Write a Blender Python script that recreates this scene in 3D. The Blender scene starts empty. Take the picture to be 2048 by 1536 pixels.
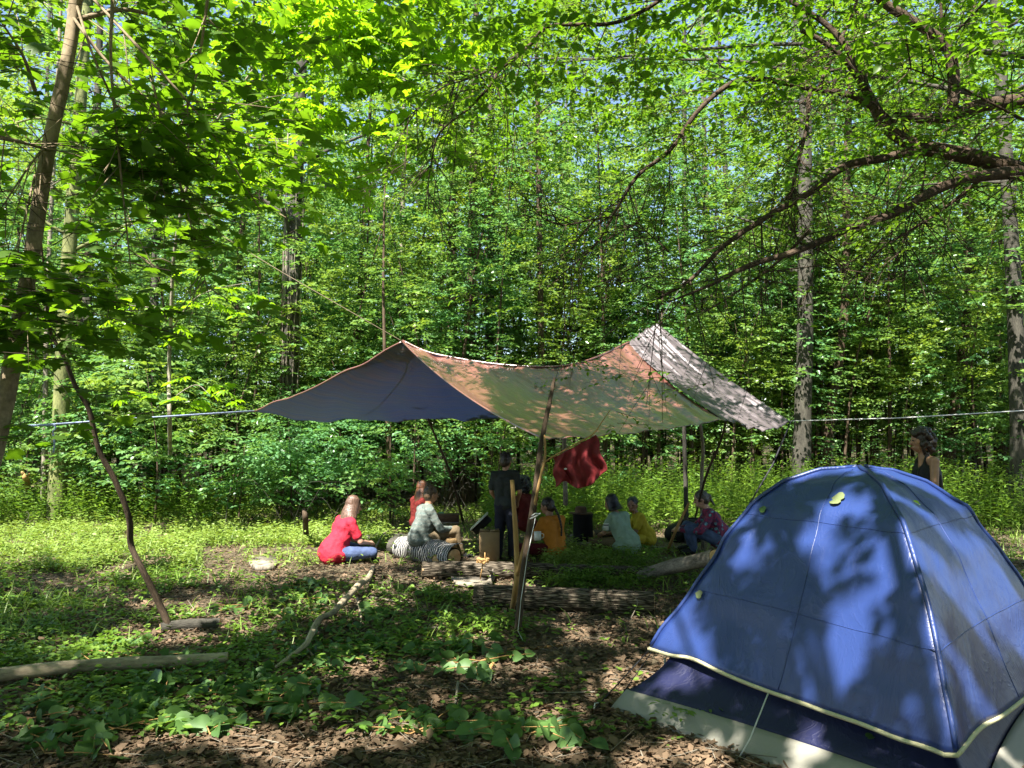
import bpy, math, random
import numpy as np
from mathutils import Vector
rng = np.random.default_rng(7)
random.seed(7)
S = bpy.context.scene

# ------------------------------------------------------------------ camera, sky, sun, exposure
F = 1577.0; PITCH = math.atan(102 / F); EYE = 1.6
cam_d = bpy.data.cameras.new("camera"); cam = bpy.data.objects.new("camera", cam_d)
S.collection.objects.link(cam); S.camera = cam
cam.location = (0, 0, EYE); cam.rotation_euler = (math.pi / 2 + PITCH, 0, 0)
cam_d.sensor_width = 36; cam_d.lens = 36 * F / 2048; cam_d.clip_end = 2000; cam_d.clip_start = 0.05

SUN_EL, SUN_AZ = math.radians(57), math.radians(208)      # azimuth from +Y clockwise, towards the sun
SV = np.array([math.cos(SUN_EL) * math.sin(SUN_AZ), math.cos(SUN_EL) * math.cos(SUN_AZ), math.sin(SUN_EL)])
W = bpy.data.worlds.new("World"); S.world = W; W.use_nodes = True
nt = W.node_tree; bg = nt.nodes['Background']
sky = nt.nodes.new('ShaderNodeTexSky'); sky.sky_type = 'NISHITA'; sky.sun_disc = False
sky.sun_elevation = SUN_EL; sky.sun_rotation = SUN_AZ; sky.air_density = 1.0; sky.dust_density = 0.6
nt.links.new(sky.outputs[0], bg.inputs[0]); bg.inputs[1].default_value = 0.068
sd = bpy.data.lights.new("sun", 'SUN'); sd.energy = 5.0; sd.angle = math.radians(0.53); sd.color = (1, .955, .88)
so = bpy.data.objects.new("sun", sd); S.collection.objects.link(so)
so.rotation_euler = Vector(SV).to_track_quat('Z', 'Y').to_euler()
S.view_settings.view_transform = 'Standard'; S.view_settings.look = 'None'
S.view_settings.exposure = 2.15; S.view_settings.gamma = 1
cy = S.cycles
cy.max_bounces = 7; cy.diffuse_bounces = 4; cy.glossy_bounces = 2; cy.transmission_bounces = 4
cy.transparent_max_bounces = 4; cy.sample_clamp_indirect = 6; cy.use_denoising = True

# ------------------------------------------------------------------ projection helpers
cp, sp = math.cos(PITCH), math.sin(PITCH)
def ray(px, py):
    x = (px - 1024) / F; y = -(py - 768) / F
    return np.array([x, cp - y * sp, sp + y * cp])
def P(px, py, d):
    r = ray(px, py); return np.array([0, 0, EYE]) + r * (d / r[1])
def gz(x, y):
    x = np.asarray(x, float); y = np.asarray(y, float)
    z = .022 * np.sin(x * 1.3 + .4) * np.cos(y * 1.1) + .014 * np.sin(x * 2.9 + y * 2.1)
    z = z * np.clip((y - 6.8) / 2.0, 0.15, 1)
    return z + np.clip(y - 19, 0, 60) * .035
def G(px, py):
    r = ray(px, py); p = np.array([0, 0, EYE]) + r * (EYE / -r[2]); p[2] = gz(p[0], p[1]); return p
def proj(p):
    p = np.asarray(p, float); q = p - np.array([0, 0, EYE])
    zc = q[..., 1] * cp + q[..., 2] * sp; yc = -q[..., 1] * sp + q[..., 2] * cp
    zc = np.where(np.abs(zc) < 1e-3, 1e-3, zc)
    return 1024 + F * q[..., 0] / zc, 768 - F * yc / zc, zc
_tab = rng.random((256, 256))
def noise2(x, y):
    xi = np.floor(x).astype(int); yi = np.floor(y).astype(int); fx = x - xi; fy = y - yi
    fx = fx * fx * (3 - 2 * fx); fy = fy * fy * (3 - 2 * fy)
    a = _tab[xi % 256, yi % 256]; b = _tab[(xi + 1) % 256, yi % 256]; c = _tab[xi % 256, (yi + 1) % 256]; d = _tab[(xi + 1) % 256, (yi + 1) % 256]
    return (a * (1 - fx) + b * fx) * (1 - fy) + (c * (1 - fx) + d * fx) * fy
def nrm(v): return v / np.maximum(np.linalg.norm(v, axis=-1, keepdims=True), 1e-9)
def smooth_pts(pts, n=6):
    pts = [np.array(p, float) for p in pts]; q = [2 * pts[0] - pts[1]] + pts + [2 * pts[-1] - pts[-2]]; out = []
    for i in range(1, len(q) - 2):
        for t in np.linspace(0, 1, n, endpoint=False):
            a, b, c, d = q[i - 1], q[i], q[i + 1], q[i + 2]
            out.append(.5 * (2 * b + (c - a) * t + (2 * a - 5 * b + 4 * c - d) * t * t + (3 * b - a - 3 * c + d) * t ** 3))
    out.append(pts[-1]); return np.array(out)

# ------------------------------------------------------------------ object helpers
def tag(o, label=None, cat=None, group=None, kind=None):
    if label: o['label'] = label
    if cat: o['category'] = cat
    if group: o['group'] = group
    if kind: o['kind'] = kind
    return o
def link(o, parent=None):
    S.collection.objects.link(o)
    if parent: o.parent = parent
    return o
def empty(name, loc, label=None, cat=None, group=None):
    o = bpy.data.objects.new(name, None); o.empty_display_size = .1; link(o); o.location = tuple(loc)
    return tag(o, label, cat, group)
def mesh_np(name, V, loops, starts, mat, parent=None, smooth=True, attrs=None):
    me = bpy.data.meshes.new(name); V = np.asarray(V, np.float32)
    if parent is not None: V = V - np.array(parent.location, np.float32)
    me.vertices.add(len(V)); me.vertices.foreach_set('co', V.ravel())
    me.loops.add(len(loops)); me.loops.foreach_set('vertex_index', np.asarray(loops, np.int32))
    me.polygons.add(len(starts)); me.polygons.foreach_set('loop_start', np.asarray(starts, np.int32))
    if smooth: me.polygons.foreach_set('use_smooth', np.ones(len(starts), bool))
    for k, (typ, dom, arr) in (attrs or {}).items():
        at = me.attributes.new(k, typ, dom); at.data.foreach_set('value' if typ == 'FLOAT' else 'vector', np.asarray(arr, np.float32).ravel())
    me.update(calc_edges=True); me.validate()
    me.materials.append(mat)
    return link(bpy.data.objects.new(name, me), parent)
def soup(name, tmpl, pos, ax, nr, size, mat, parent=None, wid=None, rnd=None):
    """many small leaves: tmpl=(verts(k,3), faces)"""
    tv, tf = tmpl; tv = np.asarray(tv, float); k = len(tv); n = len(pos)
    X = nrm(ax); Y = nrm(np.cross(nr, X)); Z = np.cross(X, Y)
    s = np.broadcast_to(np.asarray(size, float).reshape(-1, 1), (n, 1)); w = s if wid is None else np.asarray(wid, float).reshape(-1, 1)
    V = pos[:, None, :] + (s * 1)[:, :, None] * tv[None, :, 0:1] * X[:, None, :] + w[:, :, None] * tv[None, :, 1:2] * Y[:, None, :] + w[:, :, None] * tv[None, :, 2:3] * Z[:, None, :]
    fl = np.concatenate([np.array(f) for f in tf]); L = len(fl); lens = [len(f) for f in tf]
    st = np.concatenate([[0], np.cumsum(lens)[:-1]])
    loops = (fl[None, :] + (np.arange(n) * k)[:, None]).ravel(); starts = (st[None, :] + (np.arange(n) * L)[:, None]).ravel()
    r = rng.random(n) if rnd is None else rnd
    return mesh_np(name, V.reshape(-1, 3), loops, starts, mat, parent, False, {'rnd': ('FLOAT', 'FACE', np.repeat(r, len(tf)))})
class MB:
    def __init__(s): s.v = []; s.f = []; s.t = []; s.n = 0
    def add(s, v, f, t=None):
        v = np.asarray(v, float); s.v.append(v); s.f += [[i + s.n for i in q] for q in f]
        s.t.append(v if t is None else np.asarray(t, float)); s.n += len(v)
    def tube(s, pts, rad, sides=8, wob=0.0, caps=True, sq=1.0):
        pts = np.asarray(pts, float); n = len(pts); rad = np.broadcast_to(rad, (n,)) if np.ndim(rad) == 0 or len(np.atleast_1d(rad)) == n else np.interp(np.linspace(0, 1, n), np.linspace(0, 1, len(rad)), rad)
        T = nrm(np.gradient(pts, axis=0)); up = np.array([0, 0, 1.]) if abs(T[0][2]) < .9 else np.array([1., 0, 0])
        U = nrm(np.cross(up, T[0])); vs = []; ts = []; ln = 0
        for i in range(n):
            U = nrm(U - T[i] * np.dot(U, T[i])); Vv = np.cross(T[i], U)
            if i: ln += np.linalg.norm(pts[i] - pts[i - 1])
            a = np.arange(sides) * 2 * math.pi / sides
            r = rad[i] * (1 + wob * (noise2(a * 1.7 + pts[0][0] * 9, np.full(sides, ln * 3 / max(rad[i] * 10, .05) + i * .01)) - .5))
            vs.append(pts[i] + (np.cos(a) * r)[:, None] * U + (np.sin(a) * r * sq)[:, None] * Vv)
            ts.append(np.stack([np.cos(a) * rad[i], np.sin(a) * rad[i], np.full(sides, ln)], 1))
        f = [[i * sides + j, i * sides + (j + 1) % sides, (i + 1) * sides + (j + 1) % sides, (i + 1) * sides + j] for i in range(n - 1) for j in range(sides)]
        if caps: f += [list(range(sides))[::-1], list(range((n - 1) * sides, n * sides))]
        s.add(np.concatenate(vs), f, np.concatenate(ts)); return s
    def box(s, c, size, R=None, taper=1.0):
        h = np.array(size) / 2; v = np.array([[x, y, z] for x in (-1, 1) for y in (-1, 1) for z in (-1, 1)], float) * h
        v[v[:, 2] > 0, :2] *= taper
        if R is not None: v = v @ np.array(R).T
        s.add(v + np.array(c), [[0, 1, 3, 2], [4, 6, 7, 5], [0, 4, 5, 1], [2, 3, 7, 6], [0, 2, 6, 4], [1, 5, 7, 3]]); return s
    def lathe(s, c, prof, n=20):
        vs = []
        for r, z in prof:
            a = np.arange(n) * 2 * math.pi / n; vs.append(np.stack([np.cos(a) * r, np.sin(a) * r, np.full(n, z)], 1))
        f = [[i * n + j, i * n + (j + 1) % n, (i + 1) * n + (j + 1) % n, (i + 1) * n + j] for i in range(len(prof) - 1) for j in range(n)]
        s.add(np.concatenate(vs) + np.array(c), f); return s
    def capsule(s, p, q, r1, r2, n=12):
        p = np.array(p, float); q = np.array(q, float); T = nrm(q - p + 1e-9); pts = []; rr = []
        for a in np.linspace(-math.pi / 2 + .1, 0, 4): pts.append(p + T * r1 * math.sin(a)); rr.append(r1 * math.cos(a))
        for a in np.linspace(0, math.pi / 2 - .1, 4): pts.append(q + T * r2 * math.sin(a)); rr.append(r2 * math.cos(a))
        return s.tube(pts, np.array(rr), n)
    def ell(s, c, r, R=None, n=14):
        vs = []
        for a in np.linspace(-math.pi / 2 + .08, math.pi / 2 - .08, 9):
            b = np.arange(n) * 2 * math.pi / n; vs.append(np.stack([np.cos(b) * math.cos(a), np.sin(b) * math.cos(a), np.full(n, math.sin(a))], 1))
        v = np.concatenate(vs) * np.array(r)
        if R is not None: v = v @ np.array(R).T
        f = [[i * n + j, i * n + (j + 1) % n, (i + 1) * n + (j + 1) % n, (i + 1) * n + j] for i in range(8) for j in range(n)]
        f += [list(range(n))[::-1], list(range(8 * n, 9 * n))]
        s.add(v + np.array(c), f); return s
    def build(s, name, mat, parent=None, smooth=True):
        V = np.concatenate(s.v); loops = [i for f in s.f for i in f]; st = np.concatenate([[0], np.cumsum([len(f) for f in s.f])[:-1]])
        return mesh_np(name, V, loops, st, mat, parent, smooth, {'tc': ('FLOAT_VECTOR', 'POINT', np.concatenate(s.t))})
def grid_mesh(name, fn, nu, nv, mat, parent=None, thick=0.0):
    u, v = np.meshgrid(np.linspace(0, 1, nu), np.linspace(0, 1, nv), indexing='ij')
    V = fn(u.ravel(), v.ravel()); idx = np.arange(nu * nv).reshape(nu, nv)
    q = np.stack([idx[:-1, :-1], idx[1:, :-1], idx[1:, 1:], idx[:-1, 1:]], -1).reshape(-1, 4)
    tc = np.stack([u.ravel(), v.ravel(), 0 * u.ravel()], 1)
    o = mesh_np(name, V, q.ravel(), np.arange(len(q)) * 4, mat, parent, True, {'tc': ('FLOAT_VECTOR', 'POINT', tc)})
    if thick:
        m = o.modifiers.new('thickness', 'SOLIDIFY'); m.thickness = thick; m.offset = 0
    return o

# ------------------------------------------------------------------ materials
def mat(name): 
    m = bpy.data.materials.new(name); m.use_nodes = True; return m, m.node_tree, m.node_tree.nodes['Principled BSDF']
def N(t, typ, **kw):
    n = t.nodes.new(typ)
    for k, v in kw.items(): setattr(n, k, v)
    return n
def ramp(t, fac, stops):
    r = N(t, 'ShaderNodeValToRGB'); e = r.color_ramp.elements
    while len(e) < len(stops): e.new(.5)
    for el, (p, c) in zip(e, stops): el.position = p; el.color = (*c, 1)
    t.links.new(fac, r.inputs[0]); return r.outputs[0]
def noise(t, scale, coord=None, detail=4, rough=.6, dist=0):
    n = N(t, 'ShaderNodeTexNoise'); n.inputs['Scale'].default_value = scale; n.inputs['Detail'].default_value = detail
    n.inputs['Roughness'].default_value = rough; n.inputs['Distortion'].default_value = dist
    if coord is not None: t.links.new(coord, n.inputs['Vector'])
    return n.outputs['Fac']
def coord(t, kind='Object', scale=None, attr=None):
    if attr:
        c = N(t, 'ShaderNodeAttribute', attribute_name=attr).outputs['Vector']
    else: c = N(t, 'ShaderNodeTexCoord').outputs[kind]
    if scale:
        m = N(t, 'ShaderNodeMapping'); m.inputs['Scale'].default_value = scale; t.links.new(c, m.inputs[0]); c = m.outputs[0]
    return c
def bump(t, b, h, strength=.5, dist=.01):
    n = N(t, 'ShaderNodeBump'); n.inputs['Strength'].default_value = strength; n.inputs['Distance'].default_value = dist
    t.links.new(h, n.inputs['Height']); t.links.new(n.outputs[0], b.inputs['Normal']); return n.outputs[0]
def leaf_mat(name, lo, hi, trans, tw=.45, rough=.45, spec=.35, odd=None, hue=False):
    m, t, b = mat(name); a = N(t, 'ShaderNodeAttribute', attribute_name='rnd').outputs['Fac']
    geo = N(t, 'ShaderNodeNewGeometry'); n1 = noise(t, 1.1, geo.outputs['Position'], 2)
    mx = N(t, 'ShaderNodeMath', operation='MULTIPLY_ADD'); t.links.new(n1, mx.inputs[0]); mx.inputs[1].default_value = .9
    sb = N(t, 'ShaderNodeMath', operation='MULTIPLY_ADD'); t.links.new(a, sb.inputs[0]); sb.inputs[1].default_value = .5; sb.inputs[2].default_value = -.2
    t.links.new(sb.outputs[0], mx.inputs[2])
    st = [(0.1, lo), (.85, hi)] + ([(1.0, odd)] if odd else [])
    c = ramp(t, mx.outputs[0], st)
    if hue:
        n5 = noise(t, .42, geo.outputs['Position'], 2, .5); hv = ramp(t, n5, [(.38, (1.12, 1.0, .75)), (.60, (.74, 1.0, 1.55))])
        hm_ = N(t, 'ShaderNodeMix', data_type='RGBA', blend_type='MULTIPLY'); hm_.inputs[0].default_value = 1; t.links.new(c, hm_.inputs[6]); t.links.new(hv, hm_.inputs[7]); c = hm_.outputs[2]
    t.links.new(c, b.inputs['Base Color']); b.inputs['Roughness'].default_value = rough
    b.inputs['Specular IOR Level'].default_value = spec
    tr = N(t, 'ShaderNodeBsdfTranslucent'); mc = N(t, 'ShaderNodeMix', data_type='RGBA', blend_type='MULTIPLY'); mc.inputs[0].default_value = 1
    t.links.new(c, mc.inputs[6]); mc.inputs[7].default_value = (*trans, 1); t.links.new(mc.outputs[2], tr.inputs[0])
    ms = N(t, 'ShaderNodeMixShader'); ms.inputs[0].default_value = tw
    t.links.new(b.outputs[0], ms.inputs[1]); t.links.new(tr.outputs[0], ms.inputs[2]); t.links.new(ms.outputs[0], t.nodes['Material Output'].inputs[0])
    return m
def bark_mat(name, c0, c1, sc=(14, 14, 3), bd=.01, moss=None, bs=.8):
    m, t, b = mat(name); c = coord(t, attr='tc', scale=sc)
    n1 = noise(t, 6, c, 5, .7); n2 = noise(t, 1.2, coord(t, attr='tc', scale=(6, 6, 2)), 3)
    mm = N(t, 'ShaderNodeMath', operation='ADD'); t.links.new(n1, mm.inputs[0]); t.links.new(n2, mm.inputs[1])
    hv = N(t, 'ShaderNodeMath', operation='MULTIPLY'); t.links.new(mm.outputs[0], hv.inputs[0]); hv.inputs[1].default_value = .5
    st = [(.36, c0), (.6, c1)] + ([(.72, moss)] if moss else [])
    t.links.new(ramp(t, hv.outputs[0], st), b.inputs['Base Color']); b.inputs['Roughness'].default_value = .9; b.inputs['Specular IOR Level'].default_value = .2
    bump(t, b, n1, bs, bd); return m
def furrow_mat(name, c0, c1):
    m, t, b = mat(name); c = coord(t, attr='tc', scale=(46, 46, 6)); v = N(t, 'ShaderNodeTexVoronoi', feature='DISTANCE_TO_EDGE'); v.inputs['Scale'].default_value = 1.6
    nz = N(t, 'ShaderNodeTexNoise'); nz.inputs['Scale'].default_value = 2; t.links.new(c, nz.inputs[0])
    ad = N(t, 'ShaderNodeMixRGB'); ad.inputs[0].default_value = .35; t.links.new(c, ad.inputs[1]); t.links.new(nz.outputs['Color'], ad.inputs[2])
    t.links.new(ad.outputs[0], v.inputs['Vector'])
    t.links.new(ramp(t, v.outputs['Distance'], [(.02, c0), (.28, c1)]), b.inputs['Base Color']); b.inputs['Roughness'].default_value = .95
    b.inputs['Specular IOR Level'].default_value = .1
    bump(t, b, v.outputs['Distance'], 1.0, .03); return m
def cloth_mat(name, c, rough=.85, var=.25, trans=0, sheen=0, spec=.2):
    m, t, b = mat(name); n = noise(t, 9, coord(t), 4); c = np.array(c)
    t.links.new(ramp(t, n, [(.3, tuple(c * (1 - var))), (.7, tuple(np.minimum(c * (1 + var), 1)))]), b.inputs['Base Color'])
    b.inputs['Roughness'].default_value = rough; b.inputs['Specular IOR Level'].default_value = spec
    bump(t, b, noise(t, 28, coord(t), 3, dist=1.5), .5, .012); return m
M = {}
M['far'] = leaf_mat('far leaves', (.07, .14, .02), (.20, .31, .06), (1.8, 1.6, .7), .5, hue=True)
M['mid'] = leaf_mat('thicket leaves', (.055, .13, .028), (.18, .29, .075), (1.7, 1.6, .7), .40, .34, .6, hue=True)
M['maple'] = leaf_mat('maple leaves', (.045, .10, .012), (.10, .19, .018), (2.1, 2.1, .5), .55, .45, .35)
M['lime'] = leaf_mat('lime leaves', (.10, .22, .015), (.20, .34, .02), (2.0, 1.9, .6), .55)
M['small'] = leaf_mat('small leaves', (.045, .11, .016), (.12, .20, .028), (2.0, 2.0, .6), .45, .5, .3, (.30, .25, .03))
M['cut'] = leaf_mat('wilting broad leaves', (.045, .10, .028), (.10, .19, .045), (1.3, 1.4, .8), .25, .5, .35)
M['paleleaf'] = leaf_mat('pale fallen leaf', (.11, .14, .06), (.19, .22, .10), (1, 1, .8), .1)
M['herb'] = leaf_mat('herb leaves', (.05, .125, .015), (.16, .25, .035), (1.6, 1.6, .7), .35)
M['grass'] = leaf_mat('grass blades', (.11, .18, .025), (.24, .33, .075), (1.5, 1.4, .7), .35)
M['litter'] = leaf_mat('dead leaves', (.030, .023, .013), (.20, .135, .085), (1.2, .9, .7), .08, .8, .12, (.36, .26, .19))
M['bark'] = bark_mat('grey bark', (.015, .014, .011), (.085, .078, .062), moss=(.08, .09, .05))
M['bark_dark'] = bark_mat('dark bark', (.018, .012, .008), (.10, .07, .045))
M['bark_pale'] = bark_mat('pale bark', (.07, .06, .045), (.30, .26, .20), (10, 10, 4), .008, (.13, .16, .08))
M['branchbark'] = bark_mat('pale branch bark', (.16, .13, .09), (.40, .33, .22), (8, 8, 3), .005, (.12, .13, .08), .5)
M['bark_smooth'] = bark_mat('smooth maple bark', (.11, .085, .05), (.32, .25, .16), (6, 6, 5), .004, (.15, .16, .08), .4)
M['bark_limb'] = bark_mat('scaly limb bark', (.012, .009, .006), (.11, .075, .05), (9, 9, 5), .02, (.10, .09, .05), 1.0)
M['bark_ivy'] = bark_mat('mossy bark', (.04, .05, .02), (.20, .21, .08), moss=(.28, .30, .10))
M['furrow'] = furrow_mat('furrowed log bark', (.02, .016, .011), (.20, .165, .12))
M['peeled'] = bark_mat('peeled wood', (.22, .12, .045), (.42, .26, .10), (6, 6, 1), .003, None, .3)
M['cutwood'] = bark_mat('cut wood', (.30, .17, .07), (.55, .38, .20), (20, 20, 20), .004)
M['twig'] = bark_mat('twig bark', (.02, .015, .01), (.08, .06, .04))

# ------------------------------------------------------------------ leaf templates
T_DIA = ([(0, 0, 0), (.5, .30, .07), (1, 0, -.06), (.45, -.30, .07)], [[0, 2, 1], [0, 3, 2]])
T_OVAL = ([(0, 0, 0), (.22, .20, .05), (.6, .24, .04), (1, 0, -.10), (.6, -.24, .04), (.22, -.20, .05)], [[0, 3, 2, 1], [0, 5, 4, 3]])
def maple():
    r = [(0, .0), (-.05, .18), (.02, .42), (.22, .30), (.30, .62), (.48, .36), (.56, .44), (.62, .20), (1.0, 0)]
    up = [(x, y) for x, y in r[1:]]; lo = [(x, -y) for x, y in r[1:-1]][::-1]
    pts = [(0.0, 0.0)] + up + lo; v = [(.32, 0, .03)] + [(x, y, -.10 * abs(y) * 2 - .08 * max(x - .5, 0)) for x, y in pts]
    n = len(pts); return v, [[0, 1 + (i + 1) % n, 1 + i] for i in range(n)]
T_MAPLE = maple()
def heart():
    r = [(-.08, .14), (-.04, .34), (.16, .46), (.42, .44), (.68, .28), (.88, .10)]
    pts = [(0.04, 0)] + r + [(1.02, 0)] + [(x, -y) for x, y in r][::-1]
    v = [(.42, 0, -.05)] + [(x, y, .10 * math.sin(x * 6) * .4 + abs(y) * .22 - .1 * x * x) for x, y in pts]; n = len(pts)
    return v, [[0, 1 + (i + 1) % n, 1 + i] for i in range(n)]
T_HEART = heart()
def palmate(k=5, sp=62):
    v = []; f = []
    for i, a in enumerate(np.linspace(-math.radians(sp), math.radians(sp), k)):
        L = 1 - .32 * abs(i - (k - 1) / 2) / ((k - 1) / 2); b = len(v); c, s = math.cos(a), math.sin(a)
        for x, y, z in [(0, 0, 0), (.3, .09, .03), (.68, .14, .02), (1, 0, -.16), (.68, -.14, .02), (.3, -.09, .03)]:
            x *= L; y *= L; v.append((x * c - y * s, x * s + y * c, z))
        f += [[b, b + 3, b + 2, b + 1], [b, b + 5, b + 4, b + 3]]
    return v, f
T_PALM = palmate()
T_BLADE = ([(0, -.03, 0), (0, .03, 0), (.55, .022, .10), (.55, -.022, .10), (1, 0, .38)], [[0, 1, 2, 3], [3, 2, 4]])
T_TWIG = ([(0, 1, 0), (0, -.5, .87), (0, -.5, -.87), (1, .4, 0), (1, -.2, .35), (1, -.2, -.35)], [[0, 1, 4, 3], [1, 2, 5, 4], [2, 0, 3, 5]])

def shade_keep(pos, rate=1.0):
    """which leaves high in the canopy stay, so that gaps in it let the sun through"""
    k = (pos[:, 2] - .6) / SV[2]; gx = pos[:, 0] - SV[0] * k; gy = pos[:, 1] - SV[1] * k
    n = .68 * noise2(gx / .40 + 31, gy / .40 + 7) + .32 * noise2(gx / .16 + 3, gy / .16 + 11)
    tn = (gx > .6) & (gx < 4) & (gy > 3.2) & (gy < 6.8); n = np.where(tn, .86 * noise2(gx / .25 + 61, gy / .20 + 17) + .14 * noise2(gx / .09 + 3, gy / .09 + 14), n)
    thr = np.full(len(pos), .70)
    def reg(x0, x1, y0, y1, v):
        thr[(gx > x0) & (gx < x1) & (gy > y0) & (gy < y1)] = v
    reg(-20, 20, 9.0, 16.5, .34)
    reg(-20, -3.0, 8.3, 9.6, .60)
    reg(-.8, 10, 12.4, 16.8, .60)
    reg(-3.2, -1.1, 5.1, 7.5, .36)
    reg(-2.2, 1.4, 3.2, 6.4, .55)
    reg(-20, .3, 10.2, 16.0, .12)
    reg(-4.2, -.9, 8.2, 10.4, .15)
    reg(-1.8, .3, 7.6, 10.4, .24)       # tarp, left half of its front panel
    reg(.2, 2.8, 7.4, 9.7, 1.0)
    reg(-1.6, -.7, 9.0, 10.0, .95)
    reg(1.6, 4.2, 9.8, 12.5, .25)       # tarp, silver panel
    reg(2.6, 7, 9, 13, .50)
    reg(.6, 4.0, 3.2, 6.8, .50)        # tent
    reg(-20, 20, 16.8, 60, .40)
    keep = n < thr
    return keep | (rng.random(len(pos)) > rate)

def twigs(org, dr, L, nleaf, size, rng=rng, spread=50, droop=.25, jit=.35):
    """leaves alternating along twigs; returns pos, axis, normal, size"""
    n = len(org); dr = nrm(dr); up = np.array([0, 0, 1.0]); side = nrm(np.cross(np.broadcast_to(up, dr.shape), dr) + 1e-6)
    L = np.broadcast_to(L, (n,)); out = [[], [], [], []]
    for j in range(nleaf):
        t = (j + .6) / nleaf; s = 1 if j % 2 else -1
        p = org + dr * (L * t)[:, None]; p[:, 2] -= droop * (L * t) ** 1.6
        a = math.radians(spread * (1 - .75 * (j == nleaf - 1)))
        ax = dr * math.cos(a) + side * s * math.sin(a) + rng.normal(0, .22, (n, 3)); ax[:, 2] -= .22
        nr = up + rng.normal(0, jit, (n, 3))
        out[0].append(p); out[1].append(ax); out[2].append(nr); out[3].append(size * rng.uniform(.7, 1.15, n))
    return [np.concatenate(o) for o in out]
def fan(nodes, outd, ntw, L, nleaf, size, fanang=75, **kw):
    """sprays of twigs fanned out in near-level layers"""
    O = []; D = []; nodes = np.asarray(nodes); b = np.arctan2(outd[:, 1], outd[:, 0])
    for i in range(ntw):
        a = b + np.radians(rng.uniform(-fanang, fanang, len(nodes)))
        D.append(np.stack([np.cos(a), np.sin(a), rng.uniform(-.25, .18, len(nodes))], 1)); O.append(nodes + rng.normal(0, .06, nodes.shape))
    O = np.concatenate(O); D = np.concatenate(D)
    return twigs(O, D, L * rng.uniform(.6, 1.2, len(O)), nleaf, size, **kw), (O, D)
def crown_nodes(c, r, n, hollow=.35):
    d = nrm(rng.normal(0, 1, (n, 3))); k = rng.uniform(hollow ** 3, 1, n) ** (1 / 3)
    return np.array(c) + d * k[:, None] * np.array(r), d
def twig_soup(name, O, D, L, r, parent, m='twig'):
    return tag(soup(name, T_TWIG, O, D, np.tile([0.1, .2, 1.], (len(O), 1)), L, M[m], parent, wid=np.full(len(O), r)), kind='stuff')

# ------------------------------------------------------------------ ground
m, t, b = mat('forest floor'); c = coord(t)
n1 = noise(t, 1.2, c, 6); n2 = noise(t, 26, c, 6, .75); n3 = noise(t, 90, c, 3)
mx = N(t, 'ShaderNodeMix', data_type='RGBA'); t.links.new(n1, mx.inputs[0])
t.links.new(ramp(t, n2, [(.3, (.035, .022, .013)), (.55, (.12, .075, .045)), (.75, (.24, .16, .10))]), mx.inputs[6])
t.links.new(ramp(t, n2, [(.3, (.03, .03, .012)), (.7, (.10, .10, .04))]), mx.inputs[7])
t.links.new(mx.outputs[2], b.inputs['Base Color']); b.inputs['Roughness'].default_value = .95; bump(t, b, n2, .9, .03)
M['ground'] = m
xs = np.concatenate([np.linspace(-300, -14, 30), np.linspace(-13, 13, 200), np.linspace(14, 300, 30)])
ys = np.concatenate([np.linspace(-60, 1.5, 25), np.linspace(2, 22, 180), np.linspace(23, 400, 50)])
gx, gy = np.meshgrid(xs, ys, indexing='ij'); idx = np.arange(gx.size).reshape(gx.shape)
q = np.stack([idx[:-1, :-1], idx[1:, :-1], idx[1:, 1:], idx[:-1, 1:]], -1).reshape(-1, 4)
o = mesh_np('ground', np.stack([gx.ravel(), gy.ravel(), gz(gx.ravel(), gy.ravel())], 1), q.ravel(), np.arange(len(q)) * 4, m)
tag(o, kind='structure')

# leaf litter
def scatter_fr(n, y0, y1, power=1.0, xw=.72):
    u = rng.random(n); y = (y0 ** (1 - power + 1e-6) + u * (y1 ** (1 - power + 1e-6) - y0 ** (1 - power + 1e-6))) ** (1 / (1 - power + 1e-6))
    x = rng.uniform(-1, 1, n) * (xw * y + .3); return x, y
x, y = scatter_fr(150000, 3.2, 13.5, 1.5)
pos = np.stack([x, y, gz(x, y) + rng.uniform(.004, .028, len(x))], 1); a = rng.uniform(0, 2 * math.pi, len(x))
ax = np.stack([np.cos(a), np.sin(a), rng.normal(0, .22, len(x))], 1); nr = np.array([0, 0, 1.]) + rng.normal(0, .28, (len(x), 3))
T_LIT = ([(0, 0, 0), (.2, .16, .03), (.65, .26, .07), (1, 0, .02), (.5, -.28, .09), (.25, -.14, .0)], [[0, 3, 2, 1], [0, 5, 4, 3]])
o = soup('leaf_litter', T_LIT, pos, ax, nr, rng.gamma(4, .0088, len(x)).clip(.014, .085), M['litter'])
tag(o, 'brown dead leaf litter covering the forest floor', 'leaf litter', kind='stuff')

x, y = scatter_fr(5200, 3.2, 13, 1.4); a = rng.uniform(0, 6.28, len(x)); Lt = rng.gamma(2, .04, len(x)).clip(.03, .35)
o = soup('twig_litter', T_TWIG, np.stack([x, y, gz(x, y) + .03], 1), np.stack([np.cos(a), np.sin(a), rng.normal(0, .06, len(x))], 1), np.tile([0, 0, 1.], (len(x), 1)), Lt, M['bark_pale'], wid=.001 + Lt * .012)
tag(o, 'small dry twigs strewn through the leaf litter', 'twigs', kind='stuff')
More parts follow.
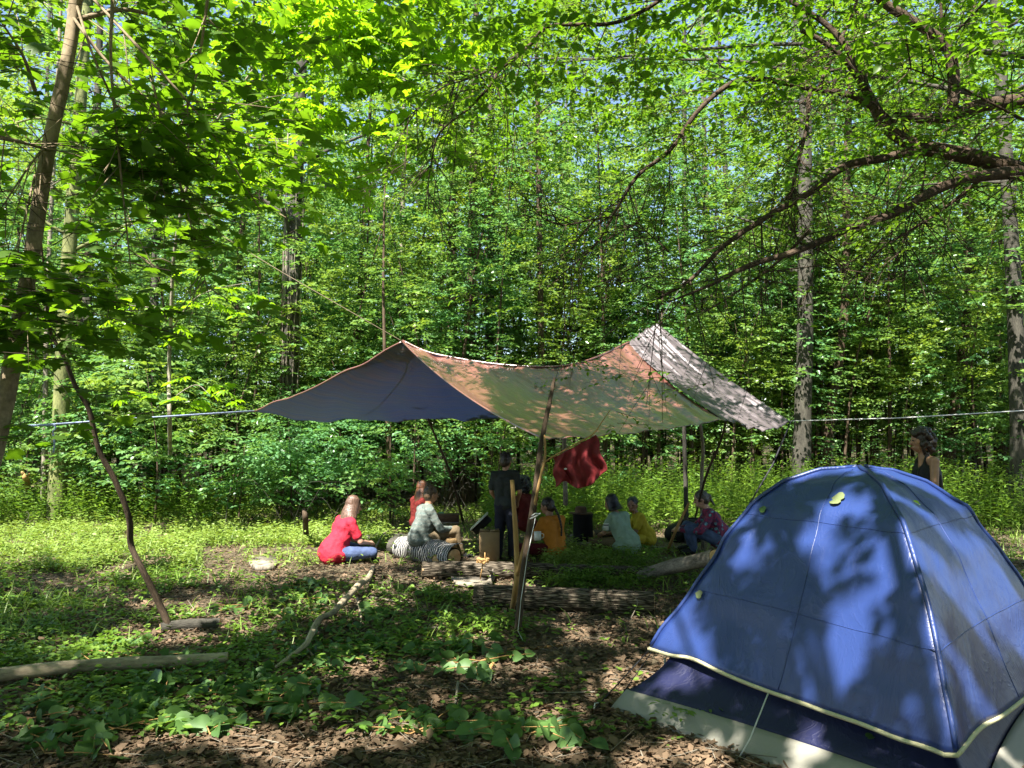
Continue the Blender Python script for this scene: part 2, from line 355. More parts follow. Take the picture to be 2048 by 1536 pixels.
# green density on the floor, as the photograph has it
def vegd(x, y):
    px, py, _ = proj(np.stack([x, y, 0 * x], 1)); d = np.full(len(x), .05)
    def reg(x0, x1, y0, y1, v): d[(px > x0) & (px < x1) & (py > y0) & (py < y1)] = v
    reg(-999, 1050, 900, 1100, 1.0); reg(780, 1480, 1045, 1125, .12); reg(1050, 1500, 900, 1040, .9)
    reg(-999, 430, 1090, 1330, 1.1); reg(400, 640, 1105, 1180, .2); reg(630, 850, 1095, 1180, .04)
    reg(250, 950, 1180, 1330, .5); reg(-999, 500, 1330, 1440, .5); reg(500, 780, 1330, 1440, .18); reg(800, 1060, 1240, 1300, .4)
    reg(1290, 1420, 1130, 1190, .5); reg(1750, 2400, 960, 1200, .5); reg(1085, 1310, 1105, 1182, 1.3); reg(-999, 999, 1440, 1700, .10); reg(540, 770, 1175, 1350, .35); reg(760, 1060, 1180, 1240, .3)
    return d * np.clip(noise2(x / .5 + 9, y / .5 + 4) * 2.0 - .25, .1, 1.4)
def herb_patch(name, n, y0, y1, tmpl, size, h, k, m, label, cat, power=1.1, filt=None):
    x, y = scatter_fr(n, y0, y1, power); d = vegd(x, y); kk = rng.random(n) < d
    if filt is not None: kk &= filt(x, y)
    x, y = x[kk], y[kk]; ps = []; as_ = []; ns = []; ss = []
    hh = rng.uniform(.3, 1, len(x)) * h
    for j in range(k):
        a = rng.uniform(0, 2 * math.pi, len(x)); r = rng.uniform(0, .05, len(x))
        ps.append(np.stack([x + np.cos(a) * r, y + np.sin(a) * r, gz(x, y) + hh * rng.uniform(.25, 1, len(x))], 1))
        as_.append(np.stack([np.cos(a), np.sin(a), rng.uniform(-.3, .35, len(x))], 1)); ns.append(np.array([0, 0, 1.]) + rng.normal(0, .3, (len(x), 3))); ss.append(size * rng.uniform(.6, 1.2, len(x)))
    o = soup(name, tmpl, np.concatenate(ps), np.concatenate(as_), np.concatenate(ns), np.concatenate(ss), M[m])
    return tag(o, label, cat, kind='stuff')
herb_patch('ground_cover', 24000, 4.2, 17, T_OVAL, .055, .13, 6, 'herb', 'low green seedlings and herbs covering the forest floor', 'ground cover')
herb_patch('meadow_herbs', 15000, 9.3, 17, T_OVAL, .06, .26, 6, 'grass', 'sunlit yellow green weeds of the small clearing behind the camp', 'ground cover', 1.0, lambda x, y: (x < 1.2))
# grass blades
x, y = scatter_fr(60000, 6, 18, 1.0); kk = (rng.random(len(x)) < vegd(x, y) * np.where(y > 9.5, .9, .18)); x, y = x[kk], y[kk]
a = rng.uniform(0, 2 * math.pi, len(x)); ax = np.stack([np.cos(a) * .45, np.sin(a) * .45, np.ones(len(x))], 1)
o = soup('grass', T_BLADE, np.stack([x, y, gz(x, y)], 1), ax, np.stack([np.cos(a), np.sin(a), -.3 + 0 * a], 1), rng.uniform(.08, .24, len(x)), M['grass'], wid=rng.uniform(.12, .3, len(x)))
tag(o, 'thin grass blades growing in the sunlit clearing', 'grass', kind='stuff')
# tall weeds behind the camp and at the right
def weeds(name, n, fx, fy, hh, label, m='herb', ls=.13):
    x = rng.uniform(*fx, n); y = rng.uniform(*fy, n); H = rng.uniform(*hh, n); ps = []; as_ = []; ns = []; ss = []
    lean = rng.normal(0, .10, (n, 2)); k = 22
    for j in range(k):
        t = .15 + .85 * (j + rng.random(n) * .5) / k; a = j * 2.4 + rng.uniform(0, .8, n)
        ps.append(np.stack([x + lean[:, 0] * t * H, y + lean[:, 1] * t * H, gz(x, y) + t * H], 1))
        as_.append(np.stack([np.cos(a), np.sin(a), rng.uniform(-.1, .6, n)], 1)); ns.append(np.array([0, 0, 1.]) + rng.normal(0, .25, (n, 3))); ss.append(ls * rng.uniform(.6, 1.2, n) * (1.15 - .5 * t))
    s = np.concatenate(ss)
    o = tag(soup(name, T_OVAL, np.concatenate(ps), np.concatenate(as_), np.concatenate(ns), s, M[m], wid=s * .55), label, 'weeds', kind='stuff')
    st = soup('weed_stems', T_TWIG, np.stack([x, y, gz(x, y)], 1), np.stack([lean[:, 0], lean[:, 1], np.ones(n)], 1), np.tile([1., 0, 0], (n, 1)), H, M['herb'], wid=np.full(n, .005)); st.parent = o
    return o
weeds('tall_weeds', 1500, (-.5, 9), (12.6, 16.8), (.5, 1.25), 'tall leafy weeds growing in a bright bank behind the seated group')
weeds('left_weeds', 500, (-11, -5), (13.5, 17), (.4, 1.0), 'tall weeds at the foot of the mossy trunk'); bpy.data.objects['left_weeds'].name = 'bank_weeds'
def ferny(name, px, py, n, spread, h, label):
    c = G(px, py); x = c[0] + rng.normal(0, spread, n); y = c[1] + rng.normal(0, spread * .5, n)
    O = np.stack([x, y, gz(x, y) + rng.uniform(.02, h, n)], 1); a = rng.uniform(0, 2 * math.pi, n)
    D = np.stack([np.cos(a), np.sin(a), rng.uniform(0, .5, n)], 1); p, ax, nr, s = twigs(O, D, .20, 8, .055, spread=65, droop=.3)
    return tag(soup(name, T_OVAL, p, ax, nr, s, M['herb'], wid=s * .7), label, 'plant')  # low ferny plants and seedlings of loose leaf sprays, no woody growth
ferny('ferny_plant', 1190, 1168, 190, .34, .16, 'ferny green plants between the two furrowed logs')
ferny('ferny_plant', 1255, 1140, 120, .22, .28, 'bushy green plant in front of the pale shirt sitter')
ferny('ferny_plant', 900, 1205, 50, .16, .12, 'small bright ferny sprig by the near log left end')
ferny('ferny_plant', 975, 1262, 60, .18, .14, 'grassy green sprig left of the pole foot')
ferny('ferny_plant', 2015, 1050, 60, .35, .35, 'bright seedling behind the tent at the dark log')
ferny('seedling_plant', 1385, 1462, 7, .07, .14, 'small leafy seedling growing at the tent floor edge')
ferny('seedling_plant', 690, 1452, 6, .05, .10, 'bright yellow green sprout in the sunlit leaf litter')

# ------------------------------------------------------------------ far wood (one mass)
n = 13000
yy = rng.uniform(27, 75, n); xx = rng.uniform(-.80, .80, n) * yy; zz = gz(xx, yy) + rng.uniform(.3, 1, n) ** 1.0 * rng.uniform(1, 30, n)
gap = noise2(xx / 3.2 + 50, zz / 3.2 + 20)
kk = (gap > .29 + .10 * (noise2(xx / 9 + 3, zz / 7) > .5)) | (zz < 4); kk &= zz < 1.6 + yy * .66
nodes = np.stack([xx, yy, zz], 1)[kk]
(p, ax, nr, s), _ = fan(nodes, nrm(rng.normal(0, 1, nodes.shape)), 6, 1.1, 8, .24, 180)
far = tag(soup('far_wood', T_DIA, p, ax, nr, s, M['far']), 'dense green woodland far behind the clearing', 'woodland', kind='stuff')
tb = MB()
for i in range(45):
    y0 = rng.uniform(28, 60); x0 = rng.uniform(-.72, .72) * y0; r = rng.uniform(.08, .22); z0 = float(gz(x0, y0)); l = rng.normal(0, 1.2, 2)
    tb.tube([(x0, y0, z0 - .2), (x0 + l[0] * .4, y0, z0 + 9), (x0 + l[0], y0 + l[1], z0 + 24)], [r, r * .8, r * .4], 7)
o = tb.build('trunks', M['bark'], far); o['kind'] = 'stuff'

n = 5200; xx = rng.uniform(-17, 17, n); yy = rng.uniform(-15, 1.0, n); zz = rng.uniform(.3, 14, n)  # unseen wood behind the camera, added to hold back sky light
kk = (np.hypot(xx, yy) > 4.2) | (zz > 5.5); nodes = np.stack([xx, yy, zz], 1)[kk]
(p, ax, nr, s), _ = fan(nodes, nrm(rng.normal(0, 1, nodes.shape)), 5, .8, 8, .17, 180); kk = shade_keep(p)
rw = tag(soup('rear_shade_wood', T_DIA, p[kk], ax[kk], nr[kk], s[kk], M['far']), 'unseen green woodland behind the viewer, added to hold back sky light', 'woodland', kind='stuff')
tb = MB()
for i in range(26):
    x0 = rng.uniform(-16, 16); y0 = rng.uniform(-14, -3.5); r = rng.uniform(.08, .2); tb.tube([(x0, y0, -.2), (x0 + rng.normal(0, .4), y0, 8), (x0 + rng.normal(0, .8), y0, 15)], [r, r * .7, r * .3], 8)
o = tb.build('trunks', M['bark'], rw); o['kind'] = 'stuff'

# ------------------------------------------------------------------ understorey thicket (one mass nobody could count)
ps, as_, ns, ss = [], [], [], []; tb = MB(); twO = []; twD = []
for i in range(370):
    y0 = rng.uniform(13.6, 27) if i < 250 else rng.uniform(15.5, 23); x0 = rng.uniform(-.76, .76) * y0
    if y0 < 17.3 and 0 < x0 < 9: y0 += 3.5
    H = rng.uniform(1.2, 3.2) + max(0, y0 - 14) * rng.uniform(.2, 1.0)
    z0 = float(gz(x0, y0)); ln = rng.normal(0, .12, 2); H += (i >= 250) * rng.uniform(2, 7); ncl = int(26 + H * 9); R = .5 + H * .2
    tp = (x0 + ln[0] * H, y0 + ln[1] * H, z0 + H * .95)
    tb.tube(smooth_pts([(x0, y0, z0 - .05), (x0 + ln[0] * H * .3 + rng.normal(0, .05), y0, z0 + H * .45), tp], 3), [.012 + H * .004, .004], 5)
    nodes, dd = crown_nodes((tp[0], tp[1], z0 + H * .60), (R, R, H * .44), ncl, .2)
    nodes[:, 2] = np.maximum(nodes[:, 2], z0 + .08)
    (p, ax, nr, s), (O, D) = fan(nodes, dd, 4, .36, 7, rng.choice([.075, .095, .12]), 75)
    ps.append(p); as_.append(ax); ns.append(nr); ss.append(s)
p, ax, nr, s = map(np.concatenate, (ps, as_, ns, ss))
th = tag(soup('understorey', T_DIA, p, ax, nr, s, M['mid'], wid=s * 1.1), 'thick understorey of leafy saplings and shrubs behind the clearing', 'undergrowth', kind='stuff')
o = tb.build('stems', M['bark_dark'], th); o['kind'] = 'stuff'
# dead twiggy brush
tb = MB()
for i in range(130):
    cx, cyy = (rng.uniform(-5, 1), rng.uniform(13.2, 15.5)) if i < 100 else (rng.uniform(-9, 9), rng.uniform(13, 16))
    a = rng.uniform(0, 6.28); L = rng.uniform(.6, 1.7); e = rng.uniform(.2, 1.2)
    p0 = np.array([cx, cyy, float(gz(cx, cyy))]); p1 = p0 + np.array([math.cos(a) * L * .5, math.sin(a) * L * .4, L * e * .7]); p2 = p1 + np.array([math.cos(a + .5) * L * .4, 0, -L * .08])
    tb.tube(smooth_pts([p0, (p0 * .5 + p1 * .5) + rng.normal(0, .04, 3), p1, p2], 3), [.006, .004, .0015], 4)
tag(tb.build('brushwood', M['bark']), 'tangle of thin dead brushwood at the thicket edge', 'brush', kind='stuff')

# ------------------------------------------------------------------ forest trees one can tell apart
def forest_tree(name, label, px_b, d, width_px, lean, bark, crown_z, crown_r, ncl, kink=0, H=19, crown=True, vines=False):
    """trunk through pixel px_b at eye height, d metres away; lean = px shift per metre of height"""
    x0 = (px_b - 1024) / F * d; y0 = d; z0 = float(gz(x0, y0)); r = width_px / F * d / 2; k = lean / F * d
    e = empty(name, (x0, y0, z0), label, 'tree', 'forest trees behind the camp')
    pts = [(x0 - k * 1.6, y0, z0 - .1), (x0, y0, z0 + 1.6), (x0 + k * 3 + kink, y0, z0 + 4.5), (x0 + k * 7, y0 + .2, z0 + 8.6), (x0 + k * 11, y0 + .3, z0 + 12.5), (x0 + k * 15, y0, z0 + H)]
    tb = MB(); tb.tube(smooth_pts(pts, 5), [r * 1.25, r * 1.0, r * .9, r * .75, r * .55, r * .25], 12, .15)
    pts = np.array(pts)
    if crown:
        for j in range(9):
            z = rng.uniform(4.5, 14); base = np.array([np.interp(z, pts[:, 2] - z0, pts[:, 0]), y0, z0 + z]); a = rng.uniform(0, 6.28); L = rng.uniform(1.2, 3.2)
            dd = np.array([math.cos(a), math.sin(a), rng.uniform(.1, .6)]); tb.tube(smooth_pts([base, base + dd * L * .5 + [0, 0, .1], base + dd * L + rng.normal(0, .2, 3)], 3), [r * .28, r * .16, .008], 6)
    tb.build('trunk', M[bark], e)
    if vines:
        vb = MB()
        for j in range(26):
            a0 = rng.uniform(0, 6.28); zz = np.linspace(0, rng.uniform(4, 9), 14); aa = a0 + np.cumsum(rng.normal(0, .22, 14))
            vb.tube(np.stack([np.interp(zz, pts[:, 2] - z0, pts[:, 0]) + np.cos(aa) * (r + .02), y0 + np.sin(aa) * (r + .02), z0 + zz], 1), .011, 4)
        vb.build('vines', M['bark_pale'], e)
    if crown:
        cx = x0 + k * 9
        nodes, dd = crown_nodes((cx, y0, z0 + crown_z + crown_r[1]), (crown_r[0], crown_r[0], crown_r[1]), ncl, .25)
        (p, ax, nr, s), _ = fan(nodes, dd, 5, .55, 8, .12 if d < 20 else .15, 75)
        kk = shade_keep(p); kk &= (p[:, 2] < 1.6 + p[:, 1] * .64) | (rng.random(len(p)) < .4)
        soup('crown', T_DIA, p[kk], ax[kk], nr[kk], s[kk], M['far'] if d > 19 else M['mid'], e)
    return e
FT = [
 ('mossy green trunk with ivy at the left edge of the clearing', 122, 14.6, 30, 1, 'bark_ivy', 6, (3.2, 5), 150, 0, False),
 ('thin pale trunk just left of the mossy trunk', 92, 15.5, 10, -2, 'bark_pale', 6, (1.8, 3), 50, 0, False),
 ('pink grey trunk between the mossy trunk and the leaning sapling', 170, 19, 21, -1, 'bark', 8, (3, 5), 110, 0, False),
 ('dark slim trunk right beside the pink grey trunk', 150, 22, 14, 1, 'bark_dark', 9, (3, 5), 100, 0, False),
 ('broken looking brown trunk standing above the left guy rope', 305, 18, 18, -1, 'bark', 7, (3, 4.5), 110, 0, False),
 ('slim dark trunk between the brown trunk and the vine covered trunk', 462, 20, 14, 2, 'bark_dark', 8, (3, 5), 110, 0, False),
 ('thick grey trunk wrapped in hanging vines left of the tarp peak', 576, 17, 33, 1, 'bark', 7, (3.6, 5), 170, 0, True),
 ('slim grey trunk just right of the vine covered trunk', 628, 23, 17, 0, 'bark', 9, (3, 5), 110, 0, False),
 ('thin dark trunk above the tarp left peak', 705, 19, 10, 3, 'bark_dark', 7, (2.4, 4), 80, 0, False),
 ('dark straight trunk in the middle of the wood, leftmost of three', 908, 21, 19, -1, 'bark_dark', 9, (3.2, 5), 120, 0, False),
 ('reddish dark trunk in the middle of the wood, second of three', 938, 19, 22, 1, 'bark_dark', 8, (3.2, 5), 130, 0, False),
 ('rough grey trunk in the middle of the wood, rightmost of three', 980, 20, 20, 0, 'bark', 8, (3.2, 5), 120, 0, False),
 ('dark trunk hidden by leaves above the tarp saddle', 1085, 18, 14, -1, 'bark_dark', 8, (3, 5), 110, 0, False),
 ('slim trunk rising behind the tarp right peak', 1372, 22, 16, 1, 'bark', 9, (3, 5), 110, 0, False),
 ('grey trunk just left of the tall speckled trunk', 1560, 21, 22, 5, 'bark', 9, (3.2, 5), 120, .1, False),
 ('tall speckled grey trunk standing at the tarp right corner', 1604, 16.8, 34, 4, 'bark', 7, (3.4, 5), 170, 0, False),
 ('thin trunk just right of the tall speckled trunk', 1650, 24, 15, 4, 'bark', 9, (3, 5), 100, 0, False),
 ('leaning dark trunk in the wood right of the speckled trunk', 1655, 18, 19, 9, 'bark_dark', 8, (3, 5), 120, .15, False),
 ('thin dark tree with a side branch in the right wood', 1745, 19, 13, 2, 'bark_dark', 8, (3, 5), 110, -.1, False),
 ('thin bare stem behind the standing person', 1798, 23, 12, 3, 'bark', 9, (3, 5), 100, 0, False),
 ('forked dark tree in the wood behind the standing person', 1900, 18, 22, 9, 'bark_dark', 7, (3.2, 5), 130, .2, False),
 ('thick grey trunk at the right edge of the wood', 2035, 14.2, 31, 1, 'bark', 7, (3, 5), 130, 0, False),
 ('slim grey trunk behind the overhanging limbs', 1480, 24, 15, -2, 'bark', 9, (3, 5), 100, 0, False),
 ('pale slim trunk left of the tarp saddle', 800, 25, 15, 0, 'bark_pale', 9, (3, 5), 100, 0, False),
]
for (lab, px, d, w, ln, bk, cz, cr, nc, kk_, vn) in FT:
    forest_tree('forest_tree', lab, px, d, w, ln, bk, cz - 3.5, (cr[0], cr[1] + 1.8), int(nc * 1.9), kk_, vines=vn)

# ------------------------------------------------------------------ near trees: left maple, lime-leaved tree, right overhanging tree
def limb(tb, pts, r, sides=8, n=5):
    w = smooth_pts([P(*q) for q in pts], n); tb.tube(w, r, sides, .25); return w
def side_twigs(tb, w, n, L, r, down=.3, nsub=2):
    O = []; D = []
    for i in range(n):
        k = rng.integers(1, len(w) - 1); T = nrm(w[k + 1 if k + 1 < len(w) else k] - w[k - 1]); a = nrm(np.cross(T, rng.normal(0, 1, 3)))
        d = nrm(T * .6 + a * .9 + np.array([0, 0, -down])); l = L * rng.uniform(.4, 1.1); p0 = w[k]
        p1 = p0 + d * l * .5; p2 = p0 + d * l + rng.normal(0, .06, 3) * l - np.array([0, 0, down * l * .25])
        tb.tube([p0, p1, p2], [r, r * .7, r * .35], 4); O += [p1, p2]; D += [d, d]
        for j in range(nsub):
            d2 = nrm(d + rng.normal(0, .6, 3)); q = p0 + (p2 - p0) * rng.uniform(.3, .9); tb.tube([q, q + d2 * l * .3, q + d2 * l * .55 - [0, 0, .03]], [r * .5, r * .35, r * .2], 3); O.append(q + d2 * l * .45); D.append(d2)
    return np.array(O), np.array(D)

# left maple
e = empty('maple_tree', (-3.4, 4.6, 0), 'smooth barked leaning maple with big dark lobed leaves at the left edge', 'tree')
tb = MB()
w = smooth_pts([(-3.35, 4.6, -.1), (-3.2, 4.6, .7)] + [tuple(P(*q)) for q in [(-12, 900, 4.6), (5, 830, 4.6), (22, 740, 4.6), (40, 640, 4.6), (60, 530, 4.6), (76, 430, 4.6), (96, 300, 4.6), (118, 200, 4.6), (137, 110, 4.6), (152, 0, 4.6), (158, -120, 4.5)]] + [(-3.1, 4.0, 6.5), (-3.0, 3.2, 8.5)], 5)
tb.tube(w, [.062, .055, .049, .045, .042, .039, .037, .032, .016], 14, .12)
W2 = []
for pts, r in [([(150, 40, 4.6), (260, 20, 4.7), (380, 60, 5)], .018), ([(135, 20, 4.6), (220, 130, 4.5), (330, 230, 4.6), (440, 330, 4.8)], .011), ([(170, -20, 4.6), (300, 120, 4.4), (420, 260, 4.5), (520, 420, 4.8)], .010),
               ([(225, 0, 4.3), (222, 130, 4.3), (240, 330, 4.4), (262, 540, 4.5)], .010), ([(415, 0, 4.5), (395, 140, 4.6), (370, 230, 4.7), (308, 400, 4.6)], .009), ([(100, 280, 4.6), (60, 330, 4.3), (0, 420, 4.2)], .009),
               ([(0, 275, 4.0), (45, 285, 4.2), (95, 300, 4.6)], .014), ([(300, 150, 4.5), (350, 330, 4.6), (400, 520, 4.8), (420, 600, 4.9)], .007), ([(70, 180, 4.2), (45, 110, 4), (0, 40, 3.9)], .012), ([(150, 0, 4.6), (190, 120, 4.5), (260, 260, 4.7), (330, 340, 4.9)], .009),
               ([(60, 520, 4.6), (75, 640, 4.4), (40, 700, 4.2)], .006), ([(70, 350, 4.6), (40, 480, 4.4), (25, 560, 4.3)], .007)]:
    W2.append(limb(tb, pts, [r, r * .4], 6))
O, D = [], []
for ww in W2:
    o_, d_ = side_twigs(tb, ww, 9, .55, .004, .1, 1); O.append(o_); D.append(d_)
tb.build('trunk', M['bark_smooth'], e)
O = np.concatenate(O); D = np.concatenate(D)
n = 120; px = rng.uniform(-80, 620, n); py = rng.uniform(-90, 470, n); kk = (px + py * .5 < 720)
kk &= noise2(px / 90 + 3, py / 60 + 8) > .30
dd = rng.uniform(4.7, 6.8, n); nod = np.array([P(a_, b_, c_) for a_, b_, c_ in zip(px[kk], py[kk], dd[kk])])
n3 = 26; nod3 = np.array([P(a_, b_, c_) for a_, b_, c_ in zip(rng.uniform(-40, 190, n3), rng.uniform(480, 690, n3), rng.uniform(3.8, 4.6, n3))])
(p1, a1, r1, s1), (fo, fd) = fan(np.concatenate([O[::2], nod, nod3]), rng.normal(0, 1, (len(O[::2]) + len(nod) + len(nod3), 3)), 2, .42, 4, .115, 180, jit=.30, spread=60)
twig_soup('twigs', fo, fd, .42, .003, e)
q1, q2, _ = proj(p1); kk = ~((p1[:, 1] < 4.95) & (q2 < 500) & (np.abs(q1 - np.interp(q2, [0, 200, 430, 640], [152, 118, 76, 40])) < 75)); p1, a1, r1, s1 = p1[kk], a1[kk], r1[kk], s1[kk]
soup('crown', T_MAPLE, p1, a1, r1, s1, M['maple'], e)

# leaning sapling stem
e = empty('leaning_sapling', G(345, 1265), 'thin dark crooked sapling leaning across the left foreground', 'tree')
g0 = G(345, 1265); tb = MB()
tb.tube(smooth_pts([g0 + [0, 0, -.03]] + [P(*q) for q in [(322, 1215, 6.5), (285, 1140, 6.4), (262, 1090, 6.4), (258, 1035, 6.3), (232, 965, 6.2), (198, 900, 6.1), (178, 820, 6.0), (150, 770, 5.9), (128, 715, 5.8), (98, 655, 5.7), (92, 560, 5.5), (82, 480, 5.4), (90, 380, 5.3)]], 5), [.030, .025, .023, .019, .016, .010, .006], 9, .25)
tb.build('stem', M['bark_dark'], e)

# tree with bright lime compound leaves
e = empty('lime_leaved_tree', (-5.4, 12.4, 0), 'slender tree with bright lime leaflets fanned in sunlit sprays, upper middle', 'tree')
tb = MB(); g0 = G(340, 975); lt = [g0 + [0, 0, -.05], P(340, 880, 12.4), P(338, 760, 12.2), P(342, 640, 12), P(352, 480, 11.6), P(400, 300, 11.2), P(520, 120, 10.6), P(640, -60, 10.2)]
w = smooth_pts(lt, 5); tb.tube(w, [.035, .03, .025, .02, .015], 8, .1); ends = []
for q in [[(520, 120, 10.6), (620, 110, 10), (730, 130, 9.6), (840, 170, 9.4)], [(600, 0, 10.3), (700, 20, 9.6), (800, 30, 9.2)], [(460, 210, 10.9), (560, 250, 10.4), (700, 260, 10), (860, 290, 9.8)], [(400, 300, 11.2), (500, 330, 10.9), (620, 350, 10.6), (740, 340, 10.4)],
          [(345, 620, 12), (250, 610, 11.6), (170, 600, 11.4)], [(342, 660, 12), (400, 590, 11.8), (520, 560, 11.5)], [(340, 800, 12.3), (390, 770, 12.1), (420, 790, 12)], [(500, 140, 10.6), (560, 60, 10), (700, 60, 9.5), (780, 90, 9.2)], [(640, -60, 10.2), (800, -20, 9.6), (950, 60, 9.2)]]:
    ends.append(limb(tb, q, [.013, .004], 5))
tb.build('stem', M['bark_pale'], e)
nod = np.concatenate([np.repeat(w_, 5, axis=0) for w_ in ends[:4] + ends[7:]] + [np.repeat(w_, 1, axis=0) for w_ in ends[4:7]]); nod = nod + rng.normal(0, 1, nod.shape) * [.38, .38, .13]
(p1, a1, r1, s1), (fo, fd) = fan(nod, rng.normal(0, 1, nod.shape), 1, .35, 3, .22, 180, jit=.22, spread=60)
soup('crown', T_PALM, p1, a1, r1, s1, M['lime'], e)
twig_soup('twigs', fo, fd, .35, .004, e)

# right overhanging tree
e = empty('overhanging_tree', (6.1, 7.4, 0), 'old tree reaching thick crooked bare limbs in from the right edge', 'tree')
tb = MB(); tb.tube(smooth_pts([(6.3, 7.5, -.2), (6.15, 7.45, 1.5), (5.9, 7.4, 3.0), (5.7, 7.3, 4.1), (5.9, 7.2, 6), (6.1, 6.8, 9)], 5), [.26, .21, .19, .17, .12, .05], 14, .25)
L7 = [([(2200, 350, 7.3), (2060, 345, 7.2), (1960, 352, 7.0), (1880, 375, 6.9), (1790, 425, 6.8), (1700, 455, 6.7), (1600, 500, 6.6), (1500, 530, 6.5), (1420, 570, 6.4), (1335, 605, 6.3)], [.075, .062, .045, .040, .034, .026, .018, .006]),
      ([(2060, 350, 7.2), (1990, 325, 7.2), (1900, 305, 7.3), (1830, 290, 7.4), (1775, 255, 7.4), (1735, 185, 7.5), (1715, 130, 7.5), (1660, 55, 7.6), (1560, -10, 7.7)], [.085, .075, .068, .06, .04, .032, .02]),
      ([(1850, 296, 7.3), (1760, 318, 7.2), (1690, 332, 7.1), (1620, 385, 7.0), (1540, 430, 6.9), (1450, 490, 6.8), (1380, 560, 6.7), (1300, 606, 6.6)], [.045, .036, .028, .02, .010]),
      ([(1790, 250, 7.4), (1715, 195, 7.5), (1620, 176, 7.6), (1490, 158, 7.7), (1405, 212, 7.7), (1340, 300, 7.7), (1275, 352, 7.8), (1232, 420, 7.8), (1190, 490, 7.9), (1110, 560, 8)], [.036, .030, .026, .022, .014, .006]),
      ([(2200, 190, 7.8), (2060, 200, 7.7), (1960, 212, 7.6), (1880, 236, 7.5), (1790, 232, 7.4)], [.085, .07, .06, .04]),
      ([(1905, 225, 7.5), (1908, 150, 7.6), (1890, 90, 7.6), (1830, 45, 7.6), (1765, 2, 7.6), (1720, -60, 7.6)], [.055, .05, .045, .035]),
      ([(1735, 190, 7.5), (1690, 120, 7.4), (1640, 80, 7.4), (1600, 60, 7.4)], [.03, .02]),
      ([(1900, 160, 7.6), (1885, 60, 7.6), (1880, -40, 7.6)], [.02, .012]),
      ([(1640, 170, 7.6), (1665, 110, 7.9), (1700, 40, 8.2), (1720, -20, 8.4)], [.02, .014]),
      ([(1620, 178, 7.6), (1612, 260, 7.4), (1590, 350, 7.3), (1580, 400, 7.3)], [.02, .010]),
      ([(1350, -20, 6.9), (1280, 25, 7), (1215, 48, 7), (1100, 52, 7.1), (1060, 90, 7.2), (1000, 140, 7.3), (985, 165, 7.3), (940, 215, 7.4), (880, 265, 7.5), (862, 330, 7.6), (850, 420, 7.6)], [.02, .018, .018, .014, .010, .004]),
      ([(1000, 132, 7.3), (930, 160, 7.3), (880, 178, 7.3), (800, 250, 7.4)], [.010, .004]),
      ([(1690, 575, 7.0), (1760, 500, 7.2), (1870, 430, 7.4), (1960, 360, 7.2)], [.006, .018]),
      ([(1400, 630, 6.6), (1480, 580, 6.7), (1560, 520, 6.8), (1620, 460, 6.8)], [.006, .016]),
      ([(1240, 430, 7.8), (1180, 440, 7.6), (1120, 450, 7.5), (1060, 420, 7.5)], [.010, .004]),
      ([(1340, 505, 7.0), (1300, 470, 7), (1270, 440, 7.0)], [.008, .004]),
      ([(2048, 240, 7.0), (1990, 210, 6.9), (1910, 170, 6.9), (1800, 130, 6.9)], [.014, .006]),
      ([(1800, 240, 7.3), (1850, 320, 7), (1830, 420, 6.9), (1800, 520, 6.8)], [.008, .003])]
W7 = [limb(tb, q, [x * 1.0 for x in r], 9) for q, r in L7]
O, D = [], []
for ww, k in zip(W7, [22, 22, 26, 34, 8, 14, 10, 8, 12, 14, 26, 8, 8, 10, 10, 6, 10, 10]):
    o_, d_ = side_twigs(tb, ww, k + 8, .95, .006, .35, 3); O.append(o_); D.append(d_)
tb.build('trunk', M['bark_limb'], e)
O = np.concatenate(O); D = np.concatenate(D)
kk = rng.random(len(O)) < .16
n = 900; px = rng.uniform(850, 2150, n); py = rng.uniform(-120, 600, n); nz = noise2(px / 120, py / 90)
kq = (nz > np.where(px > 1300, .62, .46)) & (py < 250 + (px - 850) * .16 + (rng.random(n) < .12) * 200); dd = rng.uniform(6.0, 10.5, n)
nod = np.array([P(a_, b_, c_) for a_, b_, c_ in zip(px[kq], py[kq], dd[kq])])
an = np.concatenate([O[kk], nod]); (p1, a1, r1, s1), (fo, fd) = fan(an, rng.normal(0, 1, an.shape), 3, .40, 7, .060, 180, jit=.35)
twig_soup('twigs', fo, fd, .38, .0028, e)
soup('crown', T_OVAL, p1, a1, r1, s1, M['small'], e)

# trees added for shade; leaves set along sun lines to shape the dapples
def shade_tree(label, tx, ty, x0, x1, y0, y1, n, zlo=4.6, zhi=9):
    e = empty('shade_canopy_tree', (tx, ty, 0), label, 'tree', 'trees with crowns shaped to shade the camp')
    tb = MB(); tb.tube(smooth_pts([(tx, ty, -.2), (tx + .1, ty, 3), (tx, ty + .2, 6), (tx + .2, ty + .3, 10)], 5), [.2, .17, .13, .05], 12, .2)
    gx = rng.uniform(x0, x1, n); gy = rng.uniform(y0, y1, n); z = rng.uniform(zlo, zhi, n); k = (z - .6) / SV[2]
    p = np.stack([gx + SV[0] * k, gy + SV[1] * k, z], 1)
    (p, ax, nr, s), _ = fan(p, rng.normal(0, 1, p.shape), 2, .4, 7, .12, 180)
    kk = shade_keep(p); soup('crown', T_OVAL, p[kk], ax[kk], nr[kk], s[kk], M['maple'], e)
    for j in range(14 if zlo < 6 else 5):
        a = np.array([(x0 + x1) / 2 + SV[0] * 6, (y0 + y1) / 2 + SV[1] * 6, 6.5 + (zlo > 6) * 2]) + rng.uniform(-1, 1, 3) * [(x1 - x0) / 2, (y1 - y0) / 2, 1.5]
        b0 = np.array([tx, ty, rng.uniform(3.5, 6)]); tb.tube(smooth_pts([b0, (b0 + a) / 2 + [0, 0, .5], a], 4), [.05, .03, .01], 6)
    tb.build('trunk', M['bark'], e)
